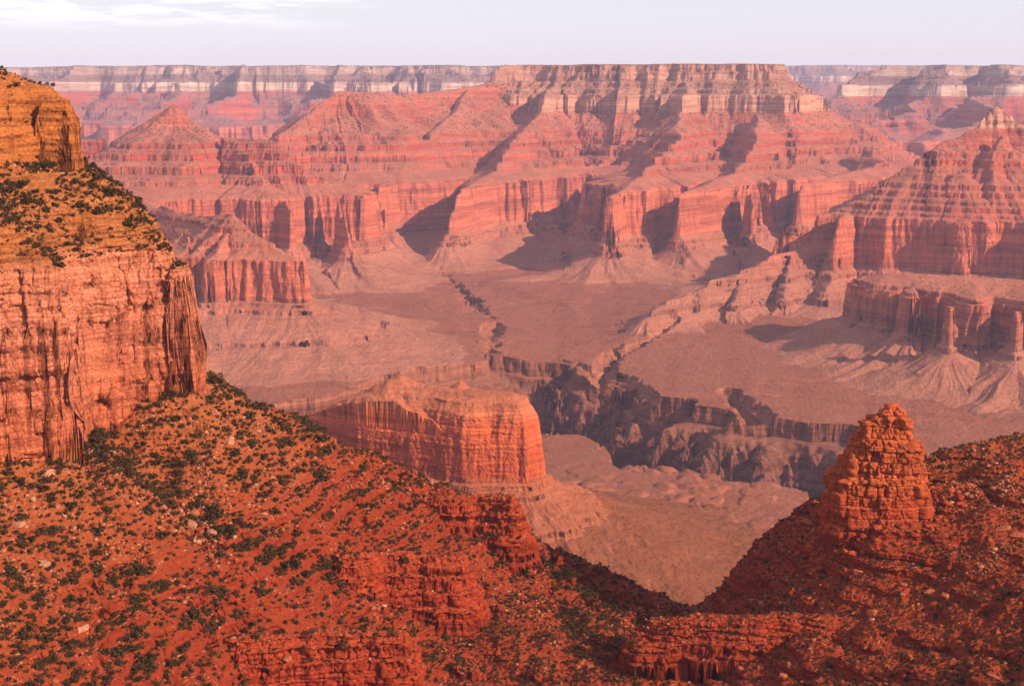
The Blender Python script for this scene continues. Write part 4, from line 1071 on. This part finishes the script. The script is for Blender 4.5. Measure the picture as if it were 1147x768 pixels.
    dsp = (6.4*(h1-0.5)-1.8*c1)*(0.75+0.25*up_)+(2.6*(h2-0.5)-0.8*c2)*(0.45+0.55*up_)+1.6*(l1-0.5)+0.6*noise3(SX/5, SY/5, Zs/5, 713)+0.35*noise3(SX/1.7, SY/1.7, Zs/1.3, 714)
    dsp = dsp*np.clip(close*1.2, 0.15, 1)*np.clip(RX/10, 0.4, 1)
    SX = SX+ccx*dsp; SY = SY+ccy*dsp; Zs = Zs+0.5*noise3(SX/2.5, SY/2.5, Zs/2.5, 715)
    SX[:, -1] = SX[:, 0]; SY[:, -1] = SY[:, 0]; Zs[:, -1] = Zs[:, 0]
    vv = np.stack([SX-x0, SY-D, Zs-zz[1]], -1).reshape(-1, 3)
    ii = np.arange((nt_+1)*nz_).reshape(nz_, nt_+1)
    qq = np.stack([ii[:-1, :-1].ravel(), ii[:-1, 1:].ravel(), ii[1:, 1:].ravel(), ii[1:, :-1].ravel()], 1)
    me = mesh_from("outcrop", vv, qq, M_stack); o = bpy.data.objects.new("outcrop", me); COL.objects.link(o); o.parent = root
    for k in range(56):                                   # loose broken blocks on its shoulders
        zc = g.uniform(pt(980, 535, D)[2], zz[-1]-1)
        xm, rx, ry = sect(zc); t = g.uniform(0, 2*math.pi); e = g.uniform(0.82, 0.98); sz_ = float(np.exp(g.normal(0.25, 0.35)))
        v, f = chunk(xm+math.cos(t)*rx*e, D+math.sin(t)*ry*e, zc, sz_*g.uniform(.9, 1.4), sz_*g.uniform(.8, 1.3), sz_*g.uniform(.6, 1.0), g.uniform(0, 3))
        me = mesh_from("broken_block", v, f, M_stack); o = bpy.data.objects.new("broken_block", me); COL.objects.link(o); o.parent = root
    for k in range(160):                                  # fallen pieces around the foot
        t = g.uniform(math.pi*0.9, 2.1*math.pi); e = g.uniform(1.0, 1.6); xm, rx, ry = sect(zz[1])
        sz_ = float(np.exp(g.normal(0.1, 0.4))); xx = xm+math.cos(t)*rx*e; yy = D+math.sin(t)*ry*e
        jj = np.argmin((GX-xx)**2+(GY-yy)**2); addc(chunk(xx, yy, float(GZ.ravel()[jj])+0.2*sz_, sz_*1.3, sz_, sz_*.7, g.uniform(0, 3)))
    me = mesh_from("debris", np.vstack(cvs)+np.array([[x0, D, zz[1]]]), np.vstack(cqs), M_stack); o = bpy.data.objects.new("debris", me); COL.objects.link(o)
    o['kind'] = 'stuff'; o['label'] = 'broken red stones fallen around the foot of the rock stack'
    # loose capstone and the detached pinnacle on the left shoulder
    v, f = chunk(pt(998, 458, D)[0], D, zz[-1]+0.2, 4.6, 3.6, 1.8, 0.3)
    me = mesh_from("capstone", v, f, M_stack); o = bpy.data.objects.new("capstone", me); COL.objects.link(o); o.parent = root
    cvs.clear(); cqs.clear(); coff[0] = 0
    xx = pt(950, 500, D)[0]
    for k, (dz_, hw) in enumerate(((-3, 3.8), (1.8, 3.2), (5.2, 2.7), (8, 2.9), (10.4, 1.9))):
        addc(chunk(xx+g.uniform(-.5, .5), D-12, pt(948, 526, D)[2]+dz_, hw, hw, 2.9, g.uniform(0, 3)))
    me = mesh_from("pinnacle", np.vstack(cvs), np.vstack(cqs), M_stack); o = bpy.data.objects.new("pinnacle", me); COL.objects.link(o); o.parent = root
ST = [(-400, (.33, .045, .016)), (-235, (.36, .055, .018)), (-222, (.44, .09, .028)), (-150, (.44, .085, .024))]
M_stack = rock_material("stack_rock", ST, (.36, .07, .022), joints=[(0.4, 1.6, 0.05, 0.35)], noise_scale=0.06, band=0.7, bump=0.6, crack=0.35, zmin=-400, zmax=60, warp=8, flat_mix=0.4)
for n_ in M_stack.node_tree.nodes:
    if n_.type == 'ATTRIBUTE':      # the stack takes its bed heights straight from the world height
        gp = [x for x in M_stack.node_tree.nodes if x.type == 'NEW_GEOMETRY'][0]
        sx_ = M_stack.node_tree.nodes.new('ShaderNodeSeparateXYZ'); M_stack.node_tree.links.new(gp.outputs['Position'], sx_.inputs[0])
        for l in list(n_.outputs['Fac'].links): M_stack.node_tree.links.new(sx_.outputs['Z'], l.to_socket)
rock_stack()


# ------------------------------------------------------------------ air
def haze():
    m = mat_new("haze_air"); nt = m.node_tree
    o = N(nt, 'ShaderNodeOutputMaterial'); v = N(nt, 'ShaderNodeVolumePrincipled')
    v.inputs['Color'].default_value = (0.70, 0.68, 1.0, 1); v.inputs['Density'].default_value = HAZE_D; v.inputs['Anisotropy'].default_value = 0.0
    nt.links.new(v.outputs[0], o.inputs['Volume'])
    x, y0, y1, z0, z1 = 27500, -300, 37000, -1700, 900
    vv = np.array([(-x, y0, z0), (x, y0, z0), (x, y1, z0), (-x, y1, z0), (-x, y0, z1), (x, y0, z1), (x, y1, z1), (-x, y1, z1)], F32)
    q = np.array([(0, 3, 2, 1), (4, 5, 6, 7), (0, 1, 5, 4), (1, 2, 6, 5), (2, 3, 7, 6), (3, 0, 4, 7)])
    me = mesh_from("haze", vv, q, m); ob = bpy.data.objects.new("haze", me); COL.objects.link(ob)
    ob['kind'] = 'stuff'; ob['label'] = 'pale violet air filling the canyon'
HAZE_D = 1.85e-5
haze()
